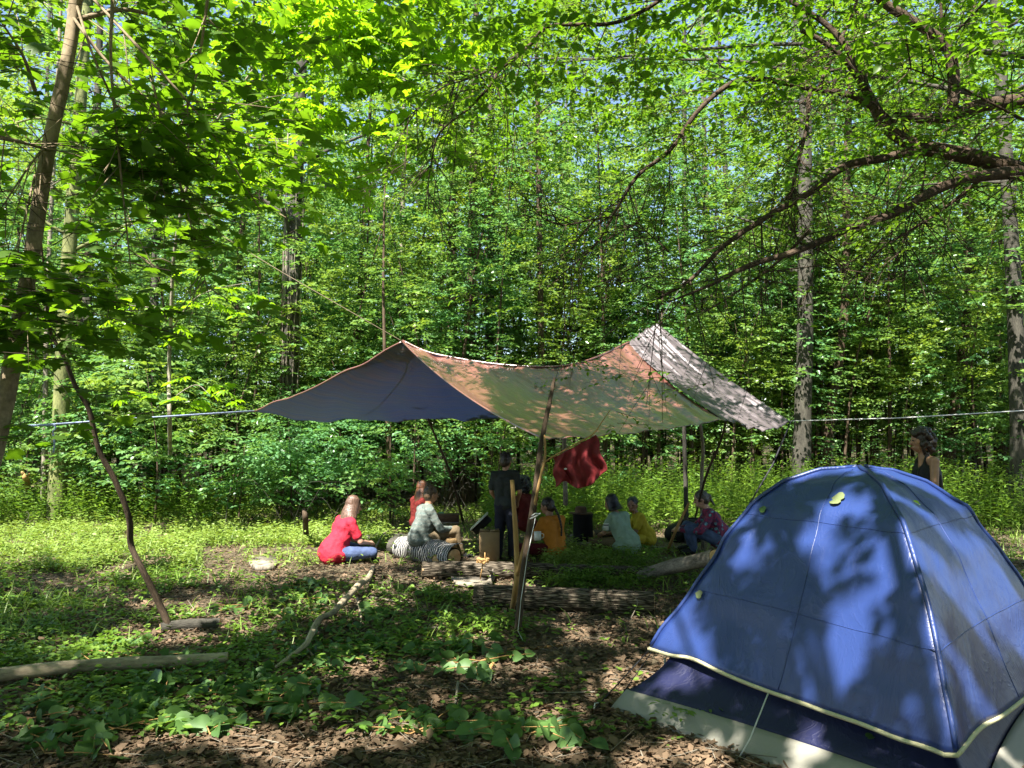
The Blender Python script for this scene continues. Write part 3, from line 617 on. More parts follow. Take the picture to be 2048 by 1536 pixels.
shade_tree('unseen tree behind the viewer on the left, crown shaped to cast shade', -5.5, -1.5, -9, -1.5, 1.5, 10, 2600)
shade_tree('unseen tree behind the viewer in the middle, crown shaped to cast shade', -1.2, -3.5, -1.5, 3.5, 1.5, 10, 2200)
shade_tree('tall tree added right of the clearing, crown shaped to shade the weeds', 9.5, 9.0, -1, 10, 11, 18, 2200, 6.2, 9.5)
shade_tree('unseen tree behind the viewer on the right, crown shaped to cast shade', 5.2, -1.0, 3.5, 9.5, 1.5, 12, 2400)

# ================================================================== TENT
def fabric(name, c, rough=.32, trans=.12, sheen=(.5, .6, 1), spec=.6, wr=.35, cs=3.0):
    m, t, b = mat(name); b.inputs['Base Color'].default_value = (*c, 1); b.inputs['Roughness'].default_value = rough; b.inputs['Specular IOR Level'].default_value = spec
    co = coord(t, 'Object'); n1 = noise(t, cs, co, 3, .5, .6); n2 = noise(t, 5, coord(t, 'Object', (1, 1, .35)), 4, .6, 2.5)
    ab = N(t, 'ShaderNodeMath', operation='SUBTRACT'); t.links.new(n2, ab.inputs[0]); ab.inputs[1].default_value = .5
    a2 = N(t, 'ShaderNodeMath', operation='ABSOLUTE'); t.links.new(ab.outputs[0], a2.inputs[0])
    mr = N(t, 'ShaderNodeMapRange'); mr.inputs[1].default_value = 0; mr.inputs[2].default_value = .05; t.links.new(a2.outputs[0], mr.inputs[0])
    n3 = noise(t, 30, co, 2); a3 = N(t, 'ShaderNodeMath', operation='MULTIPLY_ADD'); t.links.new(mr.outputs[0], a3.inputs[0]); a3.inputs[1].default_value = -.06; t.links.new(n1, a3.inputs[2])
    ad = N(t, 'ShaderNodeMath', operation='MULTIPLY_ADD'); t.links.new(n3, ad.inputs[0]); ad.inputs[1].default_value = .06; t.links.new(a3.outputs[0], ad.inputs[2])
    bump(t, b, ad.outputs[0], wr, .05)
    if trans:
        tr = N(t, 'ShaderNodeBsdfTranslucent'); tr.inputs[0].default_value = (*c, 1); ms = N(t, 'ShaderNodeMixShader'); ms.inputs[0].default_value = trans
        t.links.new(b.outputs[0], ms.inputs[1]); t.links.new(tr.outputs[0], ms.inputs[2]); t.links.new(ms.outputs[0], t.nodes['Material Output'].inputs[0])
    return m
M['fly'] = fabric('blue tent fly', (.017, .037, .145), .40, .04, wr=.28)
M['wall'] = fabric('navy tent wall', (.007, .009, .042), .5, .05, spec=.35)
M['apron'] = fabric('white tent floor edge', (.25, .24, .20), .6, .03, spec=.2, wr=.15)
M['piping'] = cloth_mat('cream piping', (.55, .50, .30), .6, .1)
M['cord'] = cloth_mat('pale cord', (.55, .55, .52), .6, .2)
M['cord_blue'] = cloth_mat('blue white cord', (.36, .42, .62), .55, .2)
M['cord_tan'] = cloth_mat('tan cord', (.14, .11, .07), .7, .2)
M['cord_dark'] = cloth_mat('dark cord', (.03, .03, .035), .6, .2)
APX = np.array([2.06, 4.72, 1.41])
FC = [np.array(q) for q in [(.84, 4.88, .29), (1.83, 3.34, .27), (3.2, 4.6, .29), (2.2, 6.1, .29)]]      # fly corners
BC = [np.array(q) for q in [(.57, 4.70, 0), (1.86, 3.16, 0), (3.18, 4.72, 0), (2.2, 6.25, 0)]]          # floor corners
rho_t = [0, .12, .25, .42, .6, .76, .89, 1]; rho_r = [0, .17, .34, .52, .67, .80, .90, 1]; rho_h = [1, .98, .92, .79, .59, .37, .18, 0]
BUL = np.array([-.03, .13, .02, 0])
def ring(u, t, C, top, sag=.045):
    k = np.floor(u * 4).astype(int) % 4; f = u * 4 - np.floor(u * 4)
    r = np.interp(t, rho_t, rho_r); h = np.interp(t, rho_t, rho_h)
    A = np.array(C)[k].copy(); B = np.array(C)[(k + 1) % 4].copy(); sn = np.sin(np.pi * np.clip(t, 0, 1) ** 1.15)
    A[:, :2] += (A[:, :2] - APX[:2]) * (BUL[k] * sn)[:, None]; B[:, :2] += (B[:, :2] - APX[:2]) * (BUL[(k + 1) % 4] * sn)[:, None]; ed = A * (1 - f)[:, None] + B * f[:, None]; bow = (4 * f * (1 - f))
    xy = APX[:2] + (ed[:, :2] - APX[:2]) * (r * (1 - sag * bow * np.sin(np.clip(t, 0, 1) * 2.6)))[:, None]
    z = ed[:, 2] + (top - ed[:, 2]) * h
    return xy, z, f, bow
def fly(u, t):
    xy, z, f, bow = ring(u, t, FC, APX[2]); rn = nrm(xy - APX[:2])
    w = .012 * np.sin(f * 34 + np.sin(t * 7) * 2) * np.exp(-((f * (1 - f)) * 9)) * t + .008 * (noise2(u * 40, t * 9) - .5) + .012 * (noise2(u * 14 + 5, t * 14) - .5)
    z = z + np.where(t > .85, (t - .85) * .22 * np.exp(-((f - .16) / .13) ** 2), 0)
    return np.stack([xy[:, 0] + rn[:, 0] * w, xy[:, 1] + rn[:, 1] * w, z + w], 1)
def wall(u, t):
    inn = [APX * [1, 1, 0] + (c - APX * [1, 1, 0]) * .86 for c in FC]
    for c in inn: c[2] = .40
    k = np.floor(u * 4).astype(int) % 4; f = u * 4 - np.floor(u * 4)
    a = np.array(inn)[k] * (1 - f)[:, None] + np.array(inn)[(k + 1) % 4] * f[:, None]
    bb = [np.append(APX[:2] + (c[:2] - APX[:2]) * .93, .11) for c in BC]; b_ = np.array(bb)[k] * (1 - f)[:, None] + np.array(bb)[(k + 1) % 4] * f[:, None]
    p = a * (1 - t)[:, None] + b_ * t[:, None]; p[:, :2] -= (p[:, :2] - APX[:2]) * (.06 * np.sin(t * 3.14) + .05 * 4 * f * (1 - f) * t)[:, None]
    p[:, 2] += .02 * np.sin(f * 30) * t * (1 - t)
    return p
def apron(u, t):
    k = np.floor(u * 4).astype(int) % 4; f = u * 4 - np.floor(u * 4)
    bb = [np.append(APX[:2] + (c[:2] - APX[:2]) * .935, .11) for c in BC]; a = np.array(bb)[k] * (1 - f)[:, None] + np.array(bb)[(k + 1) % 4] * f[:, None]
    b_ = np.array(BC)[k] * (1 - f)[:, None] + np.array(BC)[(k + 1) % 4] * f[:, None]
    a[:, :2] -= (a[:, :2] - APX[:2]) * (.05 * 4 * f * (1 - f))[:, None]
    p = a * (1 - t)[:, None] + b_ * t[:, None]; p[:, 2] += .010 + .006 * np.sin(f * 12 + 1) * t * (1 - t) * 2; return p
te = empty('tent', (APX[0], APX[1], 0), 'blue dome tent with cream edged rain fly and white floor edge', 'tent')
flyo = grid_mesh('rain_fly', fly, 129, 56, M['fly'], te, .002)
grid_mesh('tent_wall', wall, 129, 14, M['wall'], te, .002); grid_mesh('floor_edge', apron, 129, 5, M['apron'], te, .002)
uu = np.linspace(0, 1, 161); ep = fly(uu, np.full(161, 1.0)); tb = MB(); tb.tube(ep, .011, 6, caps=False); tb.build('edge_piping', M['piping'], te)
for k in range(4):
    tt = np.linspace(.02, .99, 40); ps_ = fly(np.full(40, k * .25 + 1e-6), tt) + [0, 0, .006]; tb = MB(); tb.tube(ps_, .013, 6); tb.build('pole_sleeve', M['fly'], te)
for u_, t0, t1 in ((.125, .05, .99), (.375, .05, .99)):
    tt = np.linspace(t0, t1, 40); tb = MB(); tb.tube(fly(np.full(40, u_), tt) + [0, 0, .002], .0035, 5); tb.build('seam', M['fly'], te)
for t_ in (.46, .78):
    uu2 = np.linspace(.002, .498, 80); tb = MB(); tb.tube(fly(uu2, np.full(80, t_)) + [0, 0, .001], .003, 5); tb.build('seam', M['fly'], te)
def guy(pts, r, mt, parent, name='guy_line'):
    tb = MB(); tb.tube(np.array(pts), r, 5); return tb.build(name, M[mt], parent)
c0 = fly(np.array([.001]), np.array([1.0]))[0]; guy([c0, G(1190, 1424) + [0, 0, .02]], .004, 'cord_dark', te)
guy([c0 + [.05, 0, .04], G(1235, 1402)], .003, 'cord_dark', te)
c1 = fly(np.array([.118]), np.array([1.0]))[0]; guy([c1, P(1500, 1478, 3.95), G(1475, 1520)], .004, 'cord', te)
tb = MB(); tb.box(P(1330, 1325, 4.86), (.012, .01, .05)); tb.build('line_tensioner', M['cord'], te)
tb = MB(); g = G(1190, 1424); tb.tube([g + [-.02, -.02, -.06], g + [.0, 0, .05], g + [.02, .01, .05]], .004, 6); tb.build('stake', M['cord'], te)
# leaves that have fallen on the tent
from mathutils.bvhtree import BVHTree
dg = bpy.context.evaluated_depsgraph_get()
bv = BVHTree.FromObject(flyo, dg)
FALL = [(1685, 1003, .10, 'pale broad leaf fallen near the top of the tent', 'paleleaf'), (1532, 1022, .05, 'small green leaf on the shaded upper left of the tent', 'cut'), (1405, 1192, .055, 'pale oval leaf on the tent left slope', 'paleleaf'), (1835, 1011, .04, 'tiny bright leaf on the tent ridge seam', 'lime')]
for px, py, sz, lab, mt in FALL:
    r = ray(px, py); h = bv.ray_cast(Vector((0, 0, EYE)) - Vector(te.location), Vector(r).normalized())
    if h[0] is None: continue
    p = np.array(h[0] + Vector(te.location)) + np.array(h[1]) * .012; nn = np.array(h[1]); nn = nn * np.sign(-np.dot(nn, r)); axx = np.cross(nn, [.3, .2, 1]) + .3 * np.cross(nn, [1, 0, 0])
    o = soup('fallen_leaf', T_HEART, p[None], axx[None], nn[None], np.array([sz]), M[mt]); tag(o, lab, 'leaf')
g = wall(np.array([.19]), np.array([.72])) 
o = soup('fallen_leaf', T_HEART, g + [0, -.02, .02], np.array([[1, .2, .2]]), np.array([[-.5, -.5, 1.]]), np.array([.045]), M['cut']); tag(o, 'dark leaf stuck on the navy tent wall under the fly', 'leaf')

# ================================================================== TARP
def poly(pts):
    P3 = np.array([P(*q) for q in pts]); L = np.concatenate([[0], np.cumsum(np.linalg.norm(np.diff(P3, axis=0), axis=1))]); L /= L[-1]
    return lambda u: np.stack([np.interp(u, L, P3[:, i]) for i in range(3)], 1)
def smp(pts, n=6):
    P3 = smooth_pts([P(*q) for q in pts], n); L = np.concatenate([[0], np.cumsum(np.linalg.norm(np.diff(P3, axis=0), axis=1))]); L /= L[-1]
    return lambda u: np.stack([np.interp(u, L, P3[:, i]) for i in range(3)], 1)
def ruled(top, bot, sag=.10, wr=.012, fr=9, skew=0, seed=0):
    def fn(u, v):
        a = top(u); b_ = bot(u); p = a * (1 - v)[:, None] + b_ * v[:, None]; e = 4 * v * (1 - v)
        p[:, 2] -= sag * e
        uu = u + skew * v
        w = wr * (np.sin(uu * fr * 6.28 + 1.5 * np.sin(v * 3 + seed)) + .7 * np.sin(uu * fr * 14 + 2 + seed)) * (.35 + .65 * np.abs(v - .5) * 2) + wr * 1.2 * (noise2(uu * 38 + seed, v * 5) - .5) + .006 * (noise2(u * 70, v * 50) - .5)
        d = np.array([.1, -.75, .6]); return p + w[:, None] * d
    return fn
def tarp_mat(name, c, tc_, rough, tm, metal=0, sc=(60, 6, 1), bs=.6):
    m, t, b = mat(name); b.inputs['Roughness'].default_value = rough; b.inputs['Metallic'].default_value = metal; b.inputs['Specular IOR Level'].default_value = .9
    n = noise(t, 2.2, coord(t, 'Object'), 4); c = np.array(c)
    t.links.new(ramp(t, n, [(.3, tuple(c * .8)), (.7, tuple(c * 1.15))]), b.inputs['Base Color'])
    n1 = noise(t, 1, coord(t, attr='tc', scale=sc), 4, .6); n2 = noise(t, 55, coord(t, 'Object'), 3)
    ad = N(t, 'ShaderNodeMath', operation='MULTIPLY_ADD'); t.links.new(n2, ad.inputs[0]); ad.inputs[1].default_value = .35; t.links.new(n1, ad.inputs[2]); bump(t, b, ad.outputs[0], bs, .02)
    tr = N(t, 'ShaderNodeBsdfTranslucent'); tr.inputs[0].default_value = (*tc_, 1); ms = N(t, 'ShaderNodeMixShader'); ms.inputs[0].default_value = tm
    t.links.new(b.outputs[0], ms.inputs[1]); t.links.new(tr.outputs[0], ms.inputs[2]); t.links.new(ms.outputs[0], t.nodes['Material Output'].inputs[0]); return m
M['tarp'] = tarp_mat('brown tarpaulin', (.18, .070, .052), (.06, .12, .05), .34, .13)  # green translucent tint stands in for leaf-green light from beneath
bt_ = M['tarp'].node_tree.nodes['Principled BSDF']; bt_.inputs['Coat Weight'].default_value = 1; bt_.inputs['Coat Roughness'].default_value = .22; bt_.inputs['Coat IOR'].default_value = 1.7
M['tarp_in'] = tarp_mat('tarpaulin dark inside', (.035, .045, .10), (.20, .26, .42), .45, .30, sc=(5, 70, 1))
M['tarp_silver'] = tarp_mat('silver tarpaulin', (.105, .085, .09), (.2, .18, .17), .40, .10, .1, (22, 3, 1), .4)
t = M['tarp_in'].node_tree; b = t.nodes['Principled BSDF']; st_ = noise(t, 1.0, coord(t, attr='tc', scale=(2.2, 26, 1)), 4, .6, .4)
cr_ = ramp(t, st_, [(.40, (.018, .030, .095)), (.52, (.05, .05, .05)), (.62, (.10, .055, .03))]); t.links.new(cr_, b.inputs['Base Color'])
tp = empty('tarp_shelter', G(1030, 1278) * [0, 1, 0] + [.6, 2.5, 0], 'brown and silver tarpaulin strung as a sagging roof over the seated group', 'tarp')
RD = [(805, 683, 9.0), (850, 704, 8.95), (900, 716, 8.9), (1000, 731, 8.8), (1110, 735, 8.7), (1180, 721, 8.9), (1258, 686, 9.6)]
BT = [(1085, 876, 6.45), (1120, 877, 6.6), (1180, 873, 6.8), (1300, 862, 7.3), (1400, 848, 7.8), (1452, 838, 8.1)]
grid_mesh('front_panel', ruled(smp(RD), smp(BT), .10, .011, 5, .12), 200, 70, M['tarp'], tp, .003)
RD2 = [(x, y, d + .02) for x, y, d in RD]
AB = [(508, 822, 10.4), (560, 834, 10.6), (620, 840, 10.8), (750, 842, 11.1), (900, 839, 11.3), (1100, 838, 11.4), (1300, 840, 11.3), (1420, 842, 11.0)]
grid_mesh('back_panel', ruled(smp(RD2), smp(AB), .05, .026, 6, -.3, 2), 240, 60, M['tarp_in'], tp, .003)
grid_mesh('side_panel', ruled(smp([(1256, 687, 9.58), (1285, 664, 10.1), (1316, 645, 10.6)]), smp([(1450, 838, 8.08), (1480, 848, 8.3), (1520, 860, 8.7), (1556, 855, 9.05), (1582, 842, 9.3)]), .06, .02, 4, .1, 4), 90, 80, M['tarp_silver'], tp, .003)
tb = MB(); tb.tube(smp(RD)(np.linspace(0, 1, 60)) + [0, 0, .012], .012, 6); tb.build('ridge_hem', M['tarp'], tp)
eL = P(805, 683, 9.0) * (1 - np.linspace(0, 1, 30)[:, None]) + P(1085, 876, 6.45) * np.linspace(0, 1, 30)[:, None]; eL[:, 2] -= .10 * 4 * np.linspace(0, 1, 30) * (1 - np.linspace(0, 1, 30))
vv_ = np.linspace(0, 1, 40); tb = MB(); tb.tube(ruled(smp(RD2), smp(AB), .05, .026, 6, -.3, 2)(0 * vv_, vv_), .011, 6); tb.build('edge_hem', M['tarp'], tp)
tb = MB(); tb.tube(eL, .010, 6); tb.build('edge_hem', M['tarp'], tp)
def rope(label, pts, r, m='cord', name='rope'):
    tb = MB(); tb.tube(np.array(pts, float), r, 6); o = tb.build(name, M[m]); return tag(o, label, 'rope')
rope('taut blue white rope running left from the tarp corner', [P(508, 822, 10.4), P(260, 838, 8.6), P(108, 849, 7.6), P(-60, 858, 6.8)], .013, 'cord_blue')
rope('pale rope end knotted onto the left rope and hanging down', [P(108, 849, 7.58), P(112, 856, 7.58), P(106, 862, 7.58), P(109, 885, 7.58), P(107, 905, 7.58)], .008, 'cord_blue')
rope('thin pale rope running right from the tarp corner', [P(1582, 842, 9.3), P(1800, 836, 10), P(2100, 818, 11)], .008)
rope('brown guy rope rising up left from the tarp peak', [P(805, 683, 9.0), P(565, 545, 10.2), P(330, 402, 11.6), P(250, 350, 12.2)], .005, 'cord_tan')
rope('thin cord tying the tarp right peak up to the limbs', [P(1316, 645, 10.6), P(1345, 600, 10.2), P(1370, 560, 9.8)], .006)
rope('dark cord slanting down from the tarp right corner', [P(1582, 842, 9.3), P(1545, 930, 9.0), P(1480, 1040, 8.6)], .009, 'cord_dark')
def pole(label, pts, r, m, name='pole', wob=.15):
    tb = MB(); tb.tube(smooth_pts([np.array(q, float) for q in pts], 5), r, 9, wob); o = tb.build(name, M[m]); return tag(o, label, 'pole')
g0 = G(1032, 1282)
pole('dark crooked pole standing in front of the tarp and holding its corner', [g0 + [0, 0, -.05], P(1042, 1190, 6.32), P(1054, 1090, 6.36), P(1068, 1000, 6.38), P(1082, 890, 6.42), P(1100, 800, 6.45), P(1109, 756, 6.47)], [.030, .027, .024, .020, .013], 'bark_dark')
e = empty('forked_stake', G(1028, 1228), 'pale peeled forked branch propped up beside the dark pole', 'stake')
tb = MB(); tb.tube(smooth_pts([G(1022, 1226) + [0, 0, -.03], P(1030, 1185, 6.7), P(1034, 1140, 6.65), P(1031, 1060, 6.62), P(1024, 960, 6.6)], 5), [.022, .024, .024, .021, .017], 9, .2); tb.build('stem', M['peeled'], e)
tb = MB(); tb.tube(smooth_pts([P(1034, 1150, 6.63), P(1050, 1085, 6.58), P(1063, 1040, 6.5), P(1070, 1005, 6.36), P(1082, 950, 6.34), P(1090, 915, 6.34), P(1089, 870, 6.36)], 5), [.017, .015, .011, .008], 8, .2); tb.build('fork', M['peeled'], e)
rope('pale cord running down the dark pole to the ground', [P(1072, 1030, 6.30), P(1055, 1110, 6.25), P(1042, 1200, 6.2), P(1036, 1262, 6.15), G(1050, 1290)], .003)
rope('white cord knotted round the pole and the fork', [P(1064, 1032, 6.30), P(1070, 1027, 6.28), P(1081, 1027, 6.30), P(1074, 1031, 6.28), P(1060, 1038, 6.32)], .006)
pole('thin dark pole propping the far edge of the tarp', [G(928, 1052) * [1, 1, 0] + [0, 0, 0], P(905, 960, 11.6), P(880, 895, 11.3), P(856, 838, 11.1)], [.022, .018, .014], 'bark_dark')
pole('straight brown post under the tarp, left of two', [(P(1372, 1000, 11.8) * [1, 1, 0]), P(1371, 960, 11.8), P(1369, 900, 11.7), P(1368, 838, 11.6)], [.035, .033, .028], 'bark')
pole('pale crooked post under the tarp, right of two', [(P(1404, 1000, 11.2) * [1, 1, 0]), P(1403, 960, 11.2), P(1406, 900, 11), P(1400, 842, 10.8)], [.026, .026, .02], 'bark_pale')
pole('slanting bare stick leaning beside the patterned shirt sitter', [G(1334, 1103), P(1352, 1060, 10.3), P(1378, 1006, 10.1)], [.022, .018, .015], 'peeled')
pole('thin dark prop tied under the tarp corner', [P(1452, 842, 8.15), P(1440, 885, 8.7), P(1408, 965, 9.6), G(1385, 1060)], [.010, .014, .016], 'bark_dark')
pole('pale post partly hidden behind the red cloth', [P(1131, 1010, 11.5), P(1130, 940, 11.4), P(1128, 876, 11.3)], [.035, .03], 'bark_pale')
# red cloth on a stick
pole('thin green stick carrying the red cloth', [P(1086, 926, 6.4), P(1110, 911, 6.33), P(1150, 889, 6.3), P(1186, 868, 6.27), P(1205, 842, 6.25), P(1221, 819, 6.22)], [.007, .006, .003], 'peeled', 'stick')
m, t, b = mat('wine red cloth'); n1 = noise(t, 30, coord(t), 4); t.links.new(ramp(t, n1, [(.3, (.10, .004, .006)), (.7, (.19, .008, .011))]), b.inputs['Base Color']); b.inputs['Roughness'].default_value = .8; M['redcloth'] = m
top = smp([(1107, 913, 6.33), (1150, 890, 6.3), (1192, 867, 6.27)]); bot = smp([(1110, 975, 6.33), (1128, 962, 6.32), (1150, 975, 6.3), (1176, 972, 6.28), (1212, 940, 6.25)])
def redf(u, v):
    p = top(u) * (1 - v)[:, None] + bot(u) * v[:, None]; f = .034 * np.sin(u * 21 + v * 4 + np.sin(v * 5) * 1.5) * (.25 + v) + .015 * np.sin(u * 31 - v * 9) * v
    p[:, 1] += f; p[:, 0] += .01 * np.sin(v * 9) ; p[:, 2] -= .01 * (1 - v) ** 4; return p
o = grid_mesh('hanging_cloth', redf, 70, 60, M['redcloth'], None, .004); tag(o, 'wine red shirt draped over the stick beside the dark pole', 'shirt')
tb = MB(); tb.ell(P(1131, 938, 6.25), (.012, .002, .006)); ob = tb.build('emblem', M['cord'], None); ob.parent = o

# ================================================================== LOGS, BRANCHES, SMALL THINGS
def log(label, a, b_, r0, r1, m='furrow', bend=.02, name='log', caps=True, wob=.12, mid=None):
    a = np.array(a, float); b_ = np.array(b_, float); e = empty(name, (a + b_) / 2 * [1, 1, 0], label, 'log')
    n = 26; t_ = np.linspace(0, 1, n); pts = a * (1 - t_)[:, None] + b_ * t_[:, None]; pts[:, 1] += bend * np.sin(t_ * 3.1); pts[:, 2] += bend * .3 * np.sin(t_ * 5)
    tb = MB(); tb.tube(pts, np.linspace(r0, r1, n), 28, wob, caps=False); tb.build('bark', M[m], e)
    for p, q, r in ((pts[0], pts[1], r0), (pts[-1], pts[-2], r1)):
        d = nrm(p - q); c = MB(); c.tube([p - d * .02, p - d * .004, p + d * .002], np.array([r * .93, r * .93, r * .86]), 24, .08); c.build('cut_face', M['cutwood'], e)
    return e
l0 = G(948, 1222); l1 = G(1312, 1232); r = .115
le = log('big furrowed log lying nearest, right behind the dark pole', l0 + [0, .1, r * .85], l1 + [0, .08, r * .8], .112, .105)
tb = MB(); yy_ = (l0 + l1) / 2; tb.tube([P(1145, 1184, yy_[1] + .12), P(1230, 1184, yy_[1] + .1), P(1305, 1187, yy_[1] + .1)], np.array([.008, .016, .010]), 6, .3); tb.build('bark_stripped_wood', M['peeled'], le)
l0 = G(842, 1163); l1 = G(1300, 1160)
log('second furrowed log lying farther back beyond the fork', l0 + [0, .1, .085], l1 + [0, .2, .07], .10, .08)
log('pale knotty log sloping up towards the tent', G(1288, 1160) + [0, .1, .05], P(1432, 1112, 7.7), .075, .075, 'bark_pale', .03)
za = G(790, 1112); zb = G(908, 1136)
log('short brown log under the striped blanket', za + [-.02, .12, .14], zb + [0, .1, .12], .13, .105, 'bark', .0)
m, t, b = mat('zebra cloth'); w = N(t, 'ShaderNodeTexWave'); w.inputs['Scale'].default_value = 9; w.inputs['Distortion'].default_value = 4; w.inputs['Detail'].default_value = 2; w.inputs['Detail Scale'].default_value = 1.6
t.links.new(coord(t, attr='tc', scale=(1, .8, 1)), w.inputs[0]); t.links.new(ramp(t, w.outputs['Fac'], [(.50, (.012, .012, .014)), (.60, (.34, .33, .31))]), b.inputs['Base Color']); b.inputs['Roughness'].default_value = .7; M['zebra'] = m
ax_ = nrm((zb + [0, .1, .12]) - (za + [-.02, .12, .14])); A0 = za + [-.02, .12, .14]; Lz = np.linalg.norm(zb - za)
def zeb(u, v):
    a = -1.0 + v * 3.4; ln = .17 + u * (Lz - .12); side = nrm(np.cross(ax_, [0, 0, 1.])); r = .145 + .012 * np.sin(u * 15 + v * 5) + .015 * (v > .85) * (v - .85) * 6 + .05 * np.clip(v - .8, 0, 1)
    return A0 + ax_ * ln[:, None] + side * (-np.cos(a - .2) * r * -1)[:, None] + np.array([0, 0, 1.]) * (np.sin(a - .2) * r * 1.05)[:, None]
o = grid_mesh('striped_blanket', zeb, 60, 40, M['zebra'], None, .006); tag(o, 'black and white zebra striped blanket over the short log', 'blanket')
log('cut pale log end by the striped blanket corner', G(868, 1140) + [0, .25, .09], G(868, 1140) + [.12, .45, .07], .065, .06, 'cutwood', 0)
log('small rotten log at the foot of the leaning sapling', G(318, 1268) + [0, .02, .04], G(438, 1258) + [0, .02, .045], .042, .048, 'bark', .02)
log('long pale fallen trunk in the left foreground', G(-60, 1385) + [0, 0, .08], G(455, 1335) + [0, 0, .08], .043, .038, 'branchbark', .04)
log('dark log on the ground at the far right edge', G(1965, 1022) + [0, 0, .11], G(2150, 1030) + [0, -.3, .11], .12, .11, 'bark_dark', 0)
log('old brown log beyond the standing person', G(1850, 985) + [0, 0, .08], G(1965, 990) + [0, .0, .09], .12, .09, 'bark', 0)
log('sunlit white log end in the weeds beyond the leaning sapling', G(178, 992) + [0, 0, .06], G(225, 975) + [0, 0, .12], .09, .09, 'bark_pale', 0)
log('rotten branch on the ground at the left edge', G(-40, 1190) + [0, 0, .03], G(80, 1196) + [0, 0, .05], .04, .025, 'bark_dark', .05)
log('thin log behind the seated group', G(700, 1085) + [0, .2, .04], G(850, 1080) + [0, .3, .04], .05, .05, 'bark', .02)
def branch(label, pts, r, m='peeled', subs=(), name='fallen_branch'):
    tb = MB(); tb.tube(smooth_pts(pts, 6), r, 8, .3)
    for q, rr in subs: tb.tube(smooth_pts(q, 4), rr, 6, .3)
    for k_ in range(4): 
        c_ = smooth_pts(pts, 6)[int(rng.integers(2, 5 * len(pts) - 6))]; rk = float(np.mean(r)); dk = nrm(rng.normal(0, 1, 3) + [0, 0, .8]); tb.tube([c_, c_ + dk * rk * 1.5, c_ + dk * rk * 2.2], [rk * .7, rk * .4, rk * .15], 6, .4)
    return tag(tb.build(name, M[m]), label, 'branch')
def Gh(px, py, h): g = G(px, py); g[2] += h; return P(px, py - 0, g[1]) + [0, 0, h]
branch('long bent fallen branch reaching down from the red shirt sitter', [Gh(746, 1142, .05), Gh(737, 1178, .11), Gh(715, 1206, .16), Gh(668, 1246, .10), Gh(640, 1272, .14), Gh(622, 1298, .11), Gh(608, 1320, .10), Gh(552, 1352, .06)], [.026, .033, .031, .022, .025, .020, .010], 'branchbark',
       [([Gh(715, 1208, .05), Gh(722, 1240, .03), Gh(720, 1262, .02)], [.014, .005]), ([Gh(612, 1310, .05), Gh(630, 1322, .02)], [.014, .006])])
branch('low stick with a pale broken end among the cut leaves', [Gh(682, 1300, .025), Gh(740, 1285, .02), Gh(820, 1268, .02), Gh(890, 1258, .015)], [.028, .018, .014, .01], 'bark_pale')
branch('thin pale stick in the greenery left of the near log', [Gh(740, 1200, .03), Gh(800, 1208, .02), Gh(866, 1214, .02)], [.010, .008, .006], 'bark_pale')
branch('flat peeled strip lying right of the pole foot', [Gh(1015, 1302, .01), Gh(1060, 1300, .01), Gh(1125, 1293, .01)], [.010, .014, .007], 'peeled')
branch('splintered brown strip below the pole foot', [Gh(995, 1316, .02), Gh(978, 1345, .01), Gh(964, 1382, .01)], [.012, .014, .006], 'peeled')
branch('small upright broken twig in the leaf litter', [Gh(916, 1390, .08), Gh(910, 1420, .03), Gh(896, 1460, .01)], [.009, .006, .003], 'bark_pale', [([Gh(908, 1430, .02), Gh(890, 1450, .01)], [.004, .002])])
branch('curved bare twig looping over the near log right end', [Gh(1262, 1242, .02), P(1275, 1205, 7.0), P(1262, 1190, 7.0), P(1240, 1186, 7.1)], [.004, .004, .003], 'bark_pale')
branch('dry branch arching near the striped blanket', [Gh(752, 1100, .04), Gh(764, 1088, .12), Gh(778, 1078, .14)], [.016, .012, .006], 'bark_pale')
branch('upright broken stub left of the red shirt sitter', [Gh(612, 1078, 0), P(611, 1040, 11.2), P(608, 1018, 11.2)], [.045, .04, .03], 'bark_dark')
branch('orange brown broken stump in the weeds at the left edge', [Gh(58, 985, 0), P(52, 960, 14.6), P(44, 944, 14.6)], [.08, .05, .02], 'peeled')
branch('stick lying behind the yellow shirt child', [Gh(1290, 1098, .02), Gh(1340, 1100, .03), Gh(1378, 1098, .03)], [.02, .02, .018], 'bark_pale')
# dead wood slab and pale wood
def slab(name, label, cat, outline, th, m, lift=.02, tilt=0):
    pts = [G(*q) for q in outline]; n = len(pts); v = [p + [0, 0, lift + tilt * i % 2 * .02] for i, p in enumerate(pts)] + [p + [0, 0, lift + th] for p in pts]
    tb = MB(); tb.add(v, [list(range(n))[::-1], list(range(n, 2 * n))] + [[i, (i + 1) % n, n + (i + 1) % n, n + i] for i in range(n)]); return tag(tb.build(name, M[m], None, False), label, cat)
slab('bark_slab', 'grey curled slab of bark between the two furrowed logs', 'bark', [(902, 1162), (925, 1158), (960, 1161), (985, 1166), (975, 1176), (930, 1180), (912, 1177)], .02, 'bark_pale', .03)
branch('upturned splinter of bark on the bark slab', [Gh(978, 1172, .02), Gh(985, 1160, .06), P(975, 1140, 8.3)], [.035, .03, .004], 'bark_pale', name='bark_splinter')
slab('wood_chunk', 'sunlit white chunk of rotten wood left of the red shirt sitter', 'wood', [(498, 1130), (515, 1122), (548, 1121), (556, 1132), (545, 1140), (510, 1140)], .06, 'bark_pale', .0)
o = MB(); c = P(966, 1122, 8.55)
for i in range(14):
    a = i * .45; o.capsule(c + [math.cos(a) * .055, math.sin(a) * .04, rng.uniform(-.02, .03)], c + [math.cos(a + .6) * .06, math.sin(a + .6) * .04, rng.uniform(-.02, .03)], .018, .014, 8)
